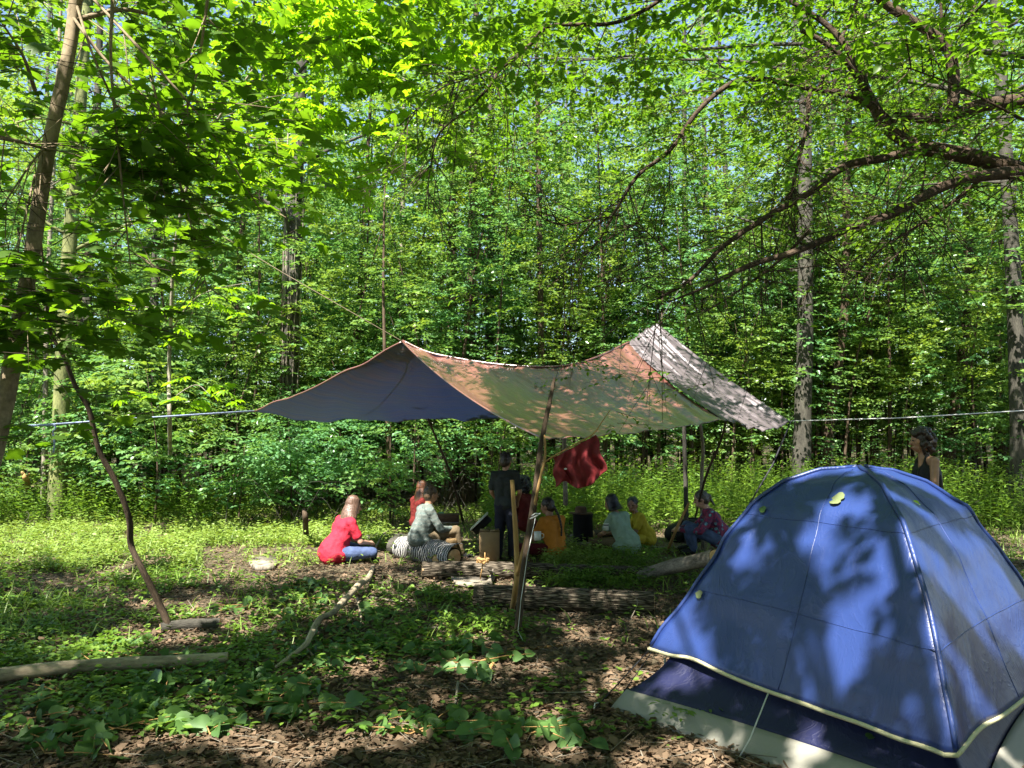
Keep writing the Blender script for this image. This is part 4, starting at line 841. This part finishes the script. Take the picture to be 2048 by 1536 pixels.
o.tube([c + [-.03, 0, -.19], c + [-.01, 0, -.08], c + [.0, 0, -.02]], [.006, .008, .01], 6); o.tube([c + [.02, 0, 0], c + [.02, 0, .09]], [.007, .006], 6)
tag(o.build('wood_burl', M['peeled']), 'orange ringed curl of wood on a stick above the second log', 'wood')
M['card'] = cloth_mat('brown cardboard', (.22, .15, .075), .8, .12); M['kraft'] = cloth_mat('brown paper', (.26, .17, .08), .8, .2)
M['black'] = cloth_mat('matt black', (.012, .012, .014), .6, .2); M['white'] = cloth_mat('white enamel', (.55, .56, .50), .4, .05)
M['wood'] = bark_mat('dark board', (.05, .03, .02), (.13, .08, .05), (4, 20, 20), .003); M['greystone'] = cloth_mat('grey ash stone', (.11, .10, .08), .9, .3)
# cardboard box
bb = G(979, 1122); d0 = 9.9; e = empty('cardboard_box', P(979, 1060, d0) * [1, 1, 0], 'upright brown cardboard box beside the standing child', 'box')
bw = 38 / F * d0; cx_, cy_ = P(979, 1060, d0)[:2]; zt = P(979, 1062, d0)[2]
tb = MB(); th = .006
for (ox, oy, sx, sy) in ((0, -bw / 2 * .8, bw, th), (0, bw / 2 * .8, bw, th), (-bw / 2, 0, th, bw * .8 - th * 2), (bw / 2, 0, th, bw * .8 - th * 2)): tb.box((cx_ + ox, cy_ + oy, zt / 2), (sx if sx != bw else bw + th * 1.2, sy, zt))
tb.box((cx_, cy_, .012), (bw - .01, bw * .8 - .012, .008)); tb.build('box_body', M['card'], e, False)
for s_ in (-1, 1):
    f = MB(); f.box((cx_ + s_ * bw * .27, cy_, zt + .012), (bw * .46, bw * .78, .005), R=np.array([[math.cos(.12 * s_), 0, -math.sin(.12 * s_)], [0, 1, 0], [math.sin(.12 * s_), 0, math.cos(.12 * s_)]])); f.build('flap', M['card'], e, False)
# paper bag / bench / basket
pb = MB(); c = P(903, 1068, 10.2); pb.box((c[0], c[1], .17), (.13, .10, .22), taper=1.1); o = pb.build('paper_bag', M['kraft'], None, False); tag(o, 'crumpled brown paper bag by the checked shirt sitter', 'bag'); bvm = o.modifiers.new('b', 'BEVEL'); bvm.width = .015
e = empty('wooden_tray', P(892, 1040, 11.0) * [1, 1, 0], 'low dark wooden box with a pale front rail behind the checked shirt sitter', 'box')
c = P(893, 1036, 11.0); tb = MB(); tb.box((c[0], c[1], c[2]), (.34, .22, .11)); o_ = tb.build('box_body', M['wood'], e, False); tb = MB(); tb.box((c[0], c[1] - .125, c[2] - .055), (.37, .02, .025)); tb.build('front_rail', M['bark_pale'], e, False)
tb = MB()
for sx in (-1, 1): 
    q = MB(); q.box((c[0] + sx * .14, c[1], (c[2] - .06) / 2), (.04, .16, c[2] - .06)); q.build('leg', M['wood'], e, False)
e = empty('folding_crate', P(958, 1045, 10.4) * [1, 1, 0], 'tilted pale rimmed crate leaning behind the cardboard box', 'crate')
a_ = P(942, 1058, 10.4); b2 = P(975, 1026, 10.4); dv = nrm(b2 - a_); R_ = np.stack([dv, np.array([0, 1., 0]), np.cross(dv, [0, 1., 0])], 1); c = (a_ + b2) / 2
tb = MB(); tb.box(c + np.array([.03, .05, -.05]), (.27, .2, .10), R_); tb.build('crate_body', M['black'], e, False)
tb = MB(); tb.box(c, (.30, .24, .018), R_); tb.build('rim', M['white'], e, False)
# black pot with hat
e = empty('black_pot', P(1166, 1065, 11.2) * [1, 1, 0], 'large black pot standing on ashes behind the orange top sitter', 'pot')
c = P(1166, 1065, 11.2) * [1, 1, 0]; zt = P(1166, 1030, 11.2)[2]; tb = MB(); tb.lathe(c, [(.0, .10), (.13, .10), (.14, .12), (.14, zt), (.152, zt + .01), (.152, zt + .02), (.135, zt + .02), (.13, zt - .02), (0, zt - .02)], 24); tb.build('pot_body', M['black'], e)
tb = MB(); tb.tube([c + [-.155, -.02, zt - .08], c + [-.19, -.03, zt - .07], c + [-.19, -.03, zt - .13], c + [-.155, -.02, zt - .12]], .008, 6); tb.build('handle', M['black'], e)
e = empty('hat', c + [-.03, -.02, zt + .02], 'brimmed dark hat resting on top of the black pot', 'hat')
tb = MB(); tb.lathe(c + [-.03, -.02, zt + .022], [(0, .0), (.15, .0), (.165, .012), (.15, .008), (.085, .012)], 20); tb.build('brim', M['wood'], e)
tb = MB(); tb.lathe(c + [-.03, -.02, zt + .022], [(.086, .008), (.08, .08), (.06, .10), (0, .09)], 20); tb.build('crown', M['wood'], e)
for i, (px, py, s_) in enumerate([(1150, 1078, .09), (1175, 1082, .11), (1195, 1076, .08), (1160, 1090, .07)]):
    g = G(px, py); tb = MB(); tb.ell(g + [0, 0, s_ * .4], (s_, s_ * .8, s_ * .55), n=10); o = tb.build('stone', M['greystone']); tag(o, ['left grey stone under the black pot', 'largest grey stone under the black pot', 'right grey stone by the black pot', 'small grey stone in front of the black pot'][i], 'stone')
e = empty('paint_tin', P(1212, 1050, 10.8) * [1, 1, 0], 'white tin with a dark band beside the pale shirt sitter', 'tin')
c = P(1212, 1060, 10.6); tb = MB(); tb.lathe(c, [(0, 0), (.036, 0), (.036, .085), (.031, .085), (.030, .02), (0, .02)], 16); tb.build('tin_body', M['white'], e); tb = MB(); tb.lathe(c + [0, 0, .06], [(.0365, 0), (.0375, .001), (.0375, .014), (.0365, .015)], 16); tb.build('band', M['black'], e)
log('ashy log carrying the white tin', G(1185, 1090) + [0, .1, .09], G(1235, 1085) + [0, .1, .1], .09, .09, 'bark_dark', 0)
e = empty('tin_mug', P(1075, 1070, 9.6) * [1, 1, 0], 'white enamel mug held out by the orange top sitter', 'mug')
c = P(1075, 1080, 9.6); tb = MB(); tb.lathe(c, [(0, 0), (.042, 0), (.045, .10), (.04, .10), (.036, .01), (0, .01)], 16); tb.build('mug_body', M['white'], e); tb = MB(); tb.tube([c + [.045, 0, .08], c + [.075, 0, .07], c + [.075, 0, .03], c + [.042, 0, .02]], .005, 6); tb.build('handle', M['white'], e)
tb = MB(); c = G(1155, 1122); tb.lathe(c + [0, 0, .012], [(0, .0), (.09, .0), (.15, .02), (.152, .026), (.09, .008), (0, .006)], 24); o = tb.build('plate', M['greystone']); tag(o, 'shallow pale plate on the ground right of the orange top sitter', 'plate')
for i, (px, py, a, L, m_) in enumerate([(1165, 1092, .5, .34, 'bark_pale'), (1175, 1100, -.5, .30, 'bark_pale'), (1188, 1095, .9, .36, 'peeled'), (1205, 1100, .1, .30, 'peeled'), (1168, 1110, -.9, .26, 'bark_pale')]):
    g = G(px, py); d = np.array([math.cos(a), math.sin(a), .15]) * L / 2; g[2] += .045 + .02 * i
    branch(['pale twig nearest the black pot', 'second pale twig on the firewood heap', 'reddish stick across the firewood heap', 'thick split stick at the heap right side', 'short pale twig at the front of the firewood heap'][i], [g - d, g, g + d], [.012, .014, .010] if i < 3 else [.025, .028, .02], m_, name='firewood')
# black bag
e = empty('black_bag', P(1378, 1075, 12.0) * [1, 1, 0], 'big soft black bag slumped behind the patterned shirt sitter', 'bag')
tb = MB(); c = P(1378, 1062, 12.0); tb.ell(c + [-.18, 0, -.05], (.20, .18, .17)); tb.ell(c + [.02, 0, 0], (.28, .20, .20)); tb.ell(c + [.25, .05, .02], (.25, .18, .18)); o = tb.build('bag_body', M['black'], e)
md = o.modifiers.new('remesh', 'REMESH'); md.mode = 'VOXEL'; md.voxel_size = .025; md.use_smooth_shade = True; md = o.modifiers.new('s', 'SMOOTH'); md.iterations = 4
tb = MB(); tb.tube(smooth_pts([c + [-.2, -.13, .10], c + [-.05, -.2, .21], c + [.15, -.16, .19]], 5), .014, 6); tb.build('strap', M['black'], e)

# ================================================================== PEOPLE
POSE = {
 'cross': dict(pel=(0, 0, .12), che=(0, .06, .42), nec=(0, .11, .56), hea=(0, .16, .70), sh=(.17, .07, .51), el=(.24, .18, .27), wr=(.11, .38, .23), hip=(.09, .02, .12), kn=(.33, .34, .14), an=(-.07, .43, .08), to=(-.22, .42, .05)),
 'log': dict(pel=(0, 0, .32), che=(0, .03, .62), nec=(0, .07, .77), hea=(0, .11, .91), sh=(.17, .03, .70), el=(.22, .16, .46), wr=(.11, .39, .44), hip=(.09, .02, .32), kn=(.13, .42, .42), an=(.13, .50, .08), to=(.15, .66, .04)),
 'squat': dict(pel=(0, 0, .20), che=(0, .10, .46), nec=(0, .17, .60), hea=(0, .24, .73), sh=(.17, .12, .54), el=(.25, .28, .34), wr=(.08, .52, .33), hip=(.09, .02, .20), kn=(.18, .42, .36), an=(.15, .36, .07), to=(.16, .52, .04)),
 'kneel': dict(pel=(0, 0, .22), che=(0, .04, .52), nec=(0, .09, .67), hea=(0, .14, .81), sh=(.17, .05, .61), el=(.23, .20, .40), wr=(.10, .42, .36), hip=(.09, .02, .22), kn=(.15, .42, .08), an=(.11, 0, .07), to=(.11, -.16, .05)),
 'stand': dict(pel=(0, 0, .92), che=(0, .01, 1.23), nec=(0, .03, 1.42), hea=(0, .06, 1.56), sh=(.175, 0, 1.36), el=(.23, .03, 1.08), wr=(.16, .20, .92), hip=(.085, 0, .90), kn=(.10, .03, .48), an=(.10, 0, .09), to=(.12, .15, .035)),
}
def skinmat(name, c):
    m, t, b = mat(name); n = noise(t, 20, coord(t), 2); c = np.array(c); t.links.new(ramp(t, n, [(.3, tuple(c * .9)), (.7, tuple(c * 1.1))]), b.inputs['Base Color']); b.inputs['Roughness'].default_value = .5; b.inputs['Subsurface Weight'].default_value = .08; b.inputs['Subsurface Radius'].default_value = (.02, .008, .004); return m
SK = {'fair': skinmat('fair skin', (.45, .26, .18)), 'tan': skinmat('tan skin', (.32, .17, .10)), 'brown': skinmat('brown skin', (.22, .11, .06))}
def hairmat(name, c):
    m, t, b = mat(name); w = noise(t, 1, coord(t, 'Object', (90, 90, 8)), 3); c = np.array(c); t.links.new(ramp(t, w, [(.35, tuple(c * .5)), (.65, tuple(np.minimum(c * 1.5, 1)))]), b.inputs['Base Color']); b.inputs['Roughness'].default_value = .42; bump(t, b, w, .6, .01); return m
def remesh(o, vs, it=3):
    md = o.modifiers.new('remesh', 'REMESH'); md.mode = 'VOXEL'; md.voxel_size = vs; md.use_smooth_shade = True
    md = o.modifiers.new('smooth', 'SMOOTH'); md.iterations = it; md.factor = .5
    return o
def person(label, base, ang, sc, pose, skin, hair, shirt, sleeve, pants, plen='long', look=0, tilt=0, hk=1.0, hem=0, lean=(0, 0), adj=None, shoes='black', bare_neck=0, feat=True):
    J = {k: np.array(v, float) for k, v in POSE[pose].items()}
    for k in ('che', 'nec', 'hea', 'sh', 'el', 'wr'):
        w = {'che': .6, 'nec': 1, 'hea': 1.25, 'sh': .85, 'el': .6, 'wr': .4}[k]; J[k] += np.array([lean[0], lean[1], 0]) * w
    JJ = {}
    for k in ('sh', 'el', 'wr', 'hip', 'kn', 'an', 'to'):
        for s_, sd_ in ((1, 'R'), (-1, 'L')): JJ[k + sd_] = J[k] * [s_, 1, 1]
    for k in ('pel', 'che', 'nec', 'hea'): JJ[k] = J[k]
    if pose == 'cross': JJ['anL'] += [0, .06, .02]
    if adj: 
        for k, v in adj.items(): JJ[k] = np.array(v, float)
    a = math.radians(ang); R = np.array([[math.cos(a), -math.sin(a), 0], [math.sin(a), math.cos(a), 0], [0, 0, 1]])
    base = np.array(base, float); T = lambda p: base + R @ (np.array(p, float) * sc)
    K = {k: T(v) for k, v in JJ.items()}
    e = empty('person', base, label, 'person'); ha = math.radians(ang + look)
    Rz = np.array([[math.cos(ha), -math.sin(ha), 0], [math.sin(ha), math.cos(ha), 0], [0, 0, 1]]); ti = math.radians(tilt); Rx = np.array([[1, 0, 0], [0, math.cos(ti), -math.sin(ti)], [0, math.sin(ti), math.cos(ti)]]); HR = Rz @ Rx
    h = sc * hk; H = K['hea']; hp = lambda *p: H + HR @ (np.array(p) * h)
    def torso(tb, ex):
        for s_ in (-.07, .07): tb.capsule(T(JJ['pel'] + [s_ * .8, 0, .02]), T(JJ['che'] + [s_ * 1.0, 0, .02]), (.078 + ex) * sc, (.095 + ex) * sc)
        tb.ell(K['pel'], np.array([.165 + ex, .12 + ex, .11 + ex]) * sc, R); tb.capsule(K['shL'], K['shR'], (.050 + ex) * sc, (.050 + ex) * sc)
        for w_ in ('shL', 'shR'): tb.capsule(K['nec'] * .75 + K['che'] * .25, K[w_] + [0, 0, .004], (.052 + ex * .6) * sc, (.044 + ex) * sc)
    b = MB(); torso(b, 0)
    b.capsule(K['che'], K['nec'], .08 * sc, .055 * sc); b.capsule(K['nec'], hp(0, -.01, -.04), .052 * sc, .052 * sc)
    b.ell(hp(0, 0, .01), np.array([.074, .093, .108]) * h, HR); b.ell(hp(0, .03, -.06), np.array([.052, .055, .052]) * h, HR)
    b.capsule(hp(0, .085, .01), hp(0, .108, -.028), .009 * h, .013 * h, 8); b.capsule(hp(-.016, .088, -.062), hp(.016, .088, -.062), .010 * h, .010 * h, 8)
    for s_ in (-1, 1):
        b.ell(hp(s_ * .076, -.005, -.01), np.array([.010, .02, .03]) * h, HR, 8)
    for sd_, s_ in (('L', -1), ('R', 1)):
        b.capsule(K['sh' + sd_], K['el' + sd_], .046 * sc, .037 * sc); b.capsule(K['el' + sd_], K['wr' + sd_], .037 * sc, .025 * sc)
        b.capsule(K['hip' + sd_], K['kn' + sd_], .082 * sc, .055 * sc); b.capsule(K['kn' + sd_], K['an' + sd_], .054 * sc, .036 * sc); b.capsule(K['an' + sd_], K['to' + sd_], .038 * sc, .028 * sc)
        d = nrm(K['wr' + sd_] - K['el' + sd_]); up = np.array([0, 0, 1.]); sidev = nrm(np.cross(d, up) + 1e-6); dn = nrm(np.cross(sidev, d)); w = K['wr' + sd_]
        b.capsule(w, w + d * .065 * sc, .027 * sc, .032 * sc, 8)
        for i in range(4):
            o_ = w + d * .075 * sc + sidev * (i - 1.5) * .019 * sc; L = [.062, .072, .068, .052][i] * sc; m_ = o_ + d * L * .55 - dn * .008 * sc
            b.capsule(o_, m_, .0095 * sc, .009 * sc, 6); b.capsule(m_, m_ + (d * .7 - dn * .7) * L * .5, .009 * sc, .0075 * sc, 6)
        tq = w + d * .03 * sc + sidev * s_ * -.03 * sc; b.capsule(tq, tq + (d * .8 - sidev * s_ * .6) * .05 * sc, .012 * sc, .009 * sc, 6)
    remesh(b.build('body', SK[skin], e), .0095 * max(sc, .8), 2)
    # clothes
    s = MB()
    if sleeve != 'tank': torso(s, .018)
    else:
        for q in (-.07, .07): s.capsule(T(JJ['pel'] + [q, 0, .02]), T(JJ['che'] + [q * 1.0, 0, 0]), .112 * sc, .115 * sc)
        for q in (-.09, .09): s.capsule(T(JJ['che'] + [q, .08, .06]), T(JJ['nec'] + [q, 0, -.02]), .022 * sc, .022 * sc); s.capsule(T(JJ['che'] + [q, -.08, .06]), T(JJ['nec'] + [q, 0, -.02]), .022 * sc, .022 * sc)
    if sleeve != 'tank': s.capsule(T(JJ['che'] + [0, 0, .02]), T(JJ['nec'] + [0, -.005, -.035]), .10 * sc, .068 * sc)
    for sd_ in 'LR':
        if sleeve == 'short': s.capsule(K['sh' + sd_], K['sh' + sd_] * .3 + K['el' + sd_] * .7, .064 * sc, .062 * sc)
        if sleeve == 'long': s.capsule(K['sh' + sd_], K['el' + sd_], .062 * sc, .054 * sc); s.capsule(K['el' + sd_], K['wr' + sd_] * .95 + K['el' + sd_] * .05, .053 * sc, .040 * sc)
    if hem: s.capsule(T(JJ['che'] + [0, -.03, -.08]), T(JJ['pel'] + [0, -.05, .02]), .13 * sc, (.15 + hem) * sc, 16); s.ell(T(JJ['pel'] + [0, -.03, -.02]), np.array([.19 + hem, .16 + hem, .11]) * sc, R)
    so_ = remesh(s.build('shirt', shirt, e), .013, 3)
    tx = bpy.data.textures.get('folds') or bpy.data.textures.new('folds', 'CLOUDS'); tx.noise_scale = .09
    md = so_.modifiers.new('folds', 'DISPLACE'); md.texture = tx; md.strength = .035; md.mid_level = .5; md.texture_coords = 'LOCAL'
    q = MB(); q.ell(K['pel'] + [0, 0, -.01], np.array([.175, .132, .105]) * sc, R)
    for sd_ in 'LR':
        q.capsule(K['hip' + sd_], K['kn' + sd_], .096 * sc, .070 * sc)
        if plen == 'long': q.capsule(K['kn' + sd_], K['an' + sd_] * .93 + K['kn' + sd_] * .07, .068 * sc, .056 * sc)
    po = remesh(q.build('trousers', pants, e), .014, 3); md = po.modifiers.new('folds', 'DISPLACE'); md.texture = tx; md.strength = .02; md.texture_coords = 'LOCAL'
    if shoes:
        for sd_ in 'LR':
            f = MB(); f.capsule(K['an' + sd_] + [0, 0, -.012 * sc], K['to' + sd_], .046 * sc, .038 * sc); f.capsule(K['an' + sd_], K['to' + sd_] + [0, 0, .01 * sc], .044 * sc, .03 * sc); f.build('shoe', M[shoes], e)
    # hair
    sty, hm, ln = hair; g = MB()
    g.ell(hp(0, -.018, .032), np.array([.084, .099, .102]) * h, HR); g.ell(hp(0, -.045, -.01), np.array([.078, .068, .085]) * h, HR)
    r2 = np.random.default_rng(int(abs(base[0] * 1000)) + 5)
    if sty == 'short':
        for i in range(26): 
            d = nrm(r2.normal(0, 1, 3)); d[2] = abs(d[2]); d[1] = d[1] * .8 - .1; g.ell(hp(*(d * [.078, .092, .098] + [0, -.016, .034])), np.array([.02, .02, .014]) * h, HR, 6)
    if sty == 'curly':
        for i in range(90):
            d = nrm(r2.normal(0, 1, 3)); 
            if d[1] > .45 and d[2] < .35: continue
            g.ell(hp(*(d * np.array([.10, .115, .115]) + [0, -.022, .02 + min(0, d[2]) * ln])), np.full(3, r2.uniform(.020, .032) * h), None, 7)
    if sty in ('long', 'bob'):
        for i in range(34):
            t0 = math.radians(-125 + i * 250 / 33); sx, sy = math.sin(t0), -math.cos(t0)
            p0 = hp(sx * .070, sy * .082 - .01, .02); p1 = hp(sx * .100, sy * .094 - .02, -.08); L = ln * r2.uniform(.8, 1.1); p2 = p1 + np.array([0, 0, -L * .5]) * sc + (R @ np.array([sx * .03, -.02, 0])) * sc; p3 = p1 + np.array([0, 0, -L]) * sc + (R @ np.array([sx * .02, -.05, 0])) * sc
            g.tube(smooth_pts([hp(sx * .015, sy * .03 - .02, .134), hp(sx * .060, sy * .072 - .015, .098), p0, p1, p2, p3], 3), [.010 * h, .014 * h, .016 * h, .019 * h, .016 * h, .005 * h], 6)
    if sty == 'braid':
        p = hp(0, -.105, -.02)
        for i in range(11): p2 = p + R @ (np.array([(.010 if i % 2 else -.010), -.030 + .0035 * i, -.036]) * sc); g.ell((p + p2) / 2, np.array([.022, .02, .027]) * h * (1 - i * .03), None, 8); p = p2
    if sty == 'bun': g.ell(hp(0, -.11, .01), np.full(3, .04 * h)); [g.capsule(hp(0, -.11, -.01), hp(0.0, -.15, -.12), .025 * h, .012 * h, 7)]
    remesh(g.build('hair', hm, e), .0065 * max(sc, .8), 1)
    if feat:
        for s_ in (-1, 1):
            f = MB(); f.ell(hp(s_ * .03, .086, .012), np.array([.013, .006, .007]) * h, HR, 8); f.build('eye', M['black'], e)
        f = MB(); f.ell(hp(0, .0955, -.062), np.array([.022, .006, .006]) * h, HR, 8); f.build('mouth', M['lips'], e)
    return e, K, hp
M['lips'] = cloth_mat('lips', (.32, .10, .08), .5, .05)
M['redshirt'] = cloth_mat('red cotton', (0.4056, 0.0195, 0.039), .75, .08); M['jeans'] = cloth_mat('blue jeans', (0.0546, 0.078, 0.156), .85, .35); M['darkcloth'] = cloth_mat('charcoal cloth', (0.0351, 0.039, 0.039), .85, .25)
m, t, b = mat('grey green check'); cc = N(t, 'ShaderNodeTexChecker'); cc.inputs['Scale'].default_value = 16; cc.inputs[1].default_value = (.085, .12, .11, 1); cc.inputs[2].default_value = (.15, .17, .15, 1); t.links.new(coord(t), cc.inputs[0])
w1 = N(t, 'ShaderNodeTexWave', bands_direction='Z'); w1.inputs['Scale'].default_value = 5; t.links.new(coord(t), w1.inputs[0]); mm = N(t, 'ShaderNodeMixRGB'); t.links.new(w1.outputs['Fac'], mm.inputs[0]); t.links.new(cc.outputs[0], mm.inputs[1]); mm.inputs[2].default_value = (.10, .115, .10, 1); t.links.new(mm.outputs[0], b.inputs['Base Color']); b.inputs['Roughness'].default_value = .9; M['check'] = m
m, t, b = mat('maroon patterned cloth'); vn = N(t, 'ShaderNodeTexVoronoi'); vn.inputs['Scale'].default_value = 13; t.links.new(coord(t), vn.inputs[0]); nz = noise(t, 22, coord(t), 3)
mm = N(t, 'ShaderNodeMixRGB'); t.links.new(ramp(t, vn.outputs['Distance'], [(.24, (1, 1, 1)), (.32, (0, 0, 0))]), mm.inputs[0]); t.links.new(ramp(t, nz, [(.4, (.22, .015, .06)), (.6, (.03, .02, .07))]), mm.inputs[1]); t.links.new(ramp(t, nz, [(.4, (.03, .06, .10)), (.62, (.16, .34, .42))]), mm.inputs[2]); t.links.new(mm.outputs[0], b.inputs['Base Color']); b.inputs['Roughness'].default_value = .8; M['pattern'] = m
M['orange'] = cloth_mat('orange smocked cotton', (0.4524, 0.1716, 0.0234), .8, .12); M['maroon'] = cloth_mat('maroon skirt', (0.0858, 0.00936, 0.01404), .85, .2)
M['sage'] = cloth_mat('sage cotton', (0.234, 0.3276, 0.2496), .85, .08); M['yellow'] = cloth_mat('mustard cotton', (0.39, 0.2964, 0.0234), .8, .1); M['teal'] = cloth_mat('teal cloth', (0.0234, 0.1014, 0.0858), .8, .2)
M['navy'] = cloth_mat('navy cloth', (0.0156, 0.01716, 0.0273), .85, .25); M['redblack'] = cloth_mat('dark red shirt', (0.1014, 0.0117, 0.00936), .85, .3); M['tanc'] = cloth_mat('tan cloth', (0.1248, 0.0936, 0.0546), .85, .2); M['slate'] = cloth_mat('dark slate shirt', (0.0273, 0.03276, 0.0312), .85, .2)
H_lb = hairmat('light brown hair', (.105, .06, .04)); H_rb = hairmat('reddish brown hair', (.09, .035, .016)); H_db = hairmat('dark brown hair', (0.0234, 0.01404, 0.00858)); H_bk = hairmat('black hair', (0.0078, 0.00624, 0.0078)); H_gr = hairmat('grey brown hair', (0.0546, 0.0468, 0.0351)); H_br = hairmat('brown hair', (0.0702, 0.0429, 0.0234))
def gb(px, py): p = G(px, py); return np.array([p[0], p[1], gz(p[0], p[1])])
person('person in a red t-shirt and jeans sitting cross-legged in the sun, seen from behind', gb(672, 1128), -52, .98, 'cross', 'fair', ('long', H_lb, .14), M['redshirt'], 'short', M['jeans'], look=-15, tilt=-14, hem=.035, lean=(0, .06))
person('child with long reddish hair sitting half hidden behind the checked shirt sitter', gb(830, 1085) + [0, .3, 0], -50, .86, 'log', 'fair', ('long', H_rb, .26), M['redblack'], 'short', M['teal'], hk=1.1)
person('short haired person in a grey green checked shirt sitting on the striped blanket', (gb(845, 1122) + [0, .08, 0]) * [1, 1, 0] + [0, 0, -.03], -62, .95, 'log', 'tan', ('short', H_br, 0), M['check'], 'long', M['tanc'], look=5, tilt=-8, hem=.02)
person('child in dark shirt and navy trousers standing with back to the viewer', gb(1010, 1128) + [0, .1, 0], -12, .80, 'stand', 'tan', ('short', H_db, 0), M['slate'], 'short', M['navy'], look=-10, tilt=-16, hk=1.12, shoes='black')
person('person with a round mass of black hair in a dark red shirt behind the pole', gb(1056, 1098) + [0, .4, 0], 40, .95, 'log', 'tan', ('curly', H_bk, .04), M['redblack'], 'short', M['navy'], look=10, tilt=-10, adj={'wrL': (-.16, .34, .60), 'elL': (-.25, .10, .50)})
person('person with a dark braid in an orange top and maroon skirt sitting on the ground', gb(1112, 1118) + [0, .08, 0], 42, .95, 'cross', 'tan', ('braid', H_db, 0), M['orange'], 'short', M['maroon'], look=20, tilt=-12, adj={'wrL': (-.14, .36, .32)}, shoes=None)
person('person with a black bob in a pale sage shirt hunched on the ground', gb(1250, 1108), 38, .92, 'cross', 'tan', ('bob', H_bk, .03), M['sage'], 'short', M['tanc'], look=30, tilt=-18, hem=.05, lean=(-.03, .06), shoes=None)
person('child in a mustard yellow shirt looking back towards the viewer', gb(1290, 1092) + [0, .1, 0], 95, .84, 'cross', 'brown', ('short', H_bk, 0), M['yellow'], 'short', M['yellow'], plen='short', look=62, tilt=-6, hk=1.1, hem=.03, lean=(0, .03), shoes=None)
person('person in a maroon patterned shirt and jeans squatting beside the tent', gb(1440, 1108) + [0, 0, .02], 84, 1.0, 'squat', 'fair', ('bun', H_gr, 0), M['pattern'], 'long', M['jeans'], tilt=-16, hem=.02)
person('curly dark haired person in a black tank top standing behind the tent', np.array([P(1853, 880, 8.0)[0], 8.0, 0]), 84, .985, 'stand', 'tan', ('curly', H_db, .05), M['black'], 'tank', M['navy'], look=0, tilt=-3, adj={'elR': (.22, -.03, 1.08), 'wrR': (.18, .12, .88)})

# ================================================================== CUT LEAFY BRUSH IN THE FOREGROUND
CUT = [(70, 1440), (130, 1400), (190, 1480), (240, 1440), (300, 1475), (90, 1520), (330, 1400), (270, 1390), (430, 1400), (480, 1340), (520, 1300), (560, 1390), (600, 1360), (420, 1480), (520, 1440), (600, 1420), (450, 1350), (650, 1220), (560, 1230), (700, 1250), (760, 1230), (820, 1330), (880, 1310), (940, 1300), (790, 1290), (720, 1320), (960, 1330), (850, 1440), (820, 1480), (1000, 1470), (1060, 1480), (1110, 1462), (620, 1180), (840, 1190), (640, 1300), (590, 1270), (200, 1350), (160, 1310), (240, 1290), (380, 1320), (300, 1330), (40, 1300), (120, 1260)]
CUT += [(int(q[0] + rng.normal(0, 45)), int(q[1] + rng.normal(0, 22))) for q in CUT[:36:2] for _ in (0, 1)]
side = lambda px: 'left' if px < 350 else 'centre left' if px < 700 else 'centre'
for i, (px, py) in enumerate(CUT):
    g = G(px, py); k = int(rng.integers(2, 5)); a0 = rng.uniform(0, 6.28); mpl = px < 420 and rng.random() < .5
    sc_ = rng.uniform(.065, .125) * (1.15 if py > 1380 else 1.0)
    e = empty('leafy_cutting', g, None, 'cut foliage', 'wilting leafy cuttings strewn over the foreground'); e['label'] = 'wilting cut leafy stem lying on the forest floor'
    tb = MB(); O = []; D = []
    for j in range(k):
        a = a0 + rng.normal(0, 1.0); L = rng.uniform(.15, .4); d = np.array([math.cos(a), math.sin(a), rng.uniform(.02, .22)]); tb.tube([g + [0, 0, .03], g + d * L * .5 + [0, 0, .03], g + d * L + [0, 0, .01]], [.004, .003, .002], 5); O.append(g + [0, 0, .03]); D.append(d * L)
    tb.build('stem', M['peeled'], e)
    O = np.array(O); D = np.array(D); p, ax, nr, s = twigs(O, D, np.linalg.norm(D, axis=1), 4, sc_, spread=45, droop=.1, jit=.8)
    p[:, 2] = np.maximum(p[:, 2], gz(p[:, 0], p[:, 1]) + .035)
    soup('leaves', T_MAPLE if mpl else T_HEART, p, ax, nr, s, M['cut'], e)
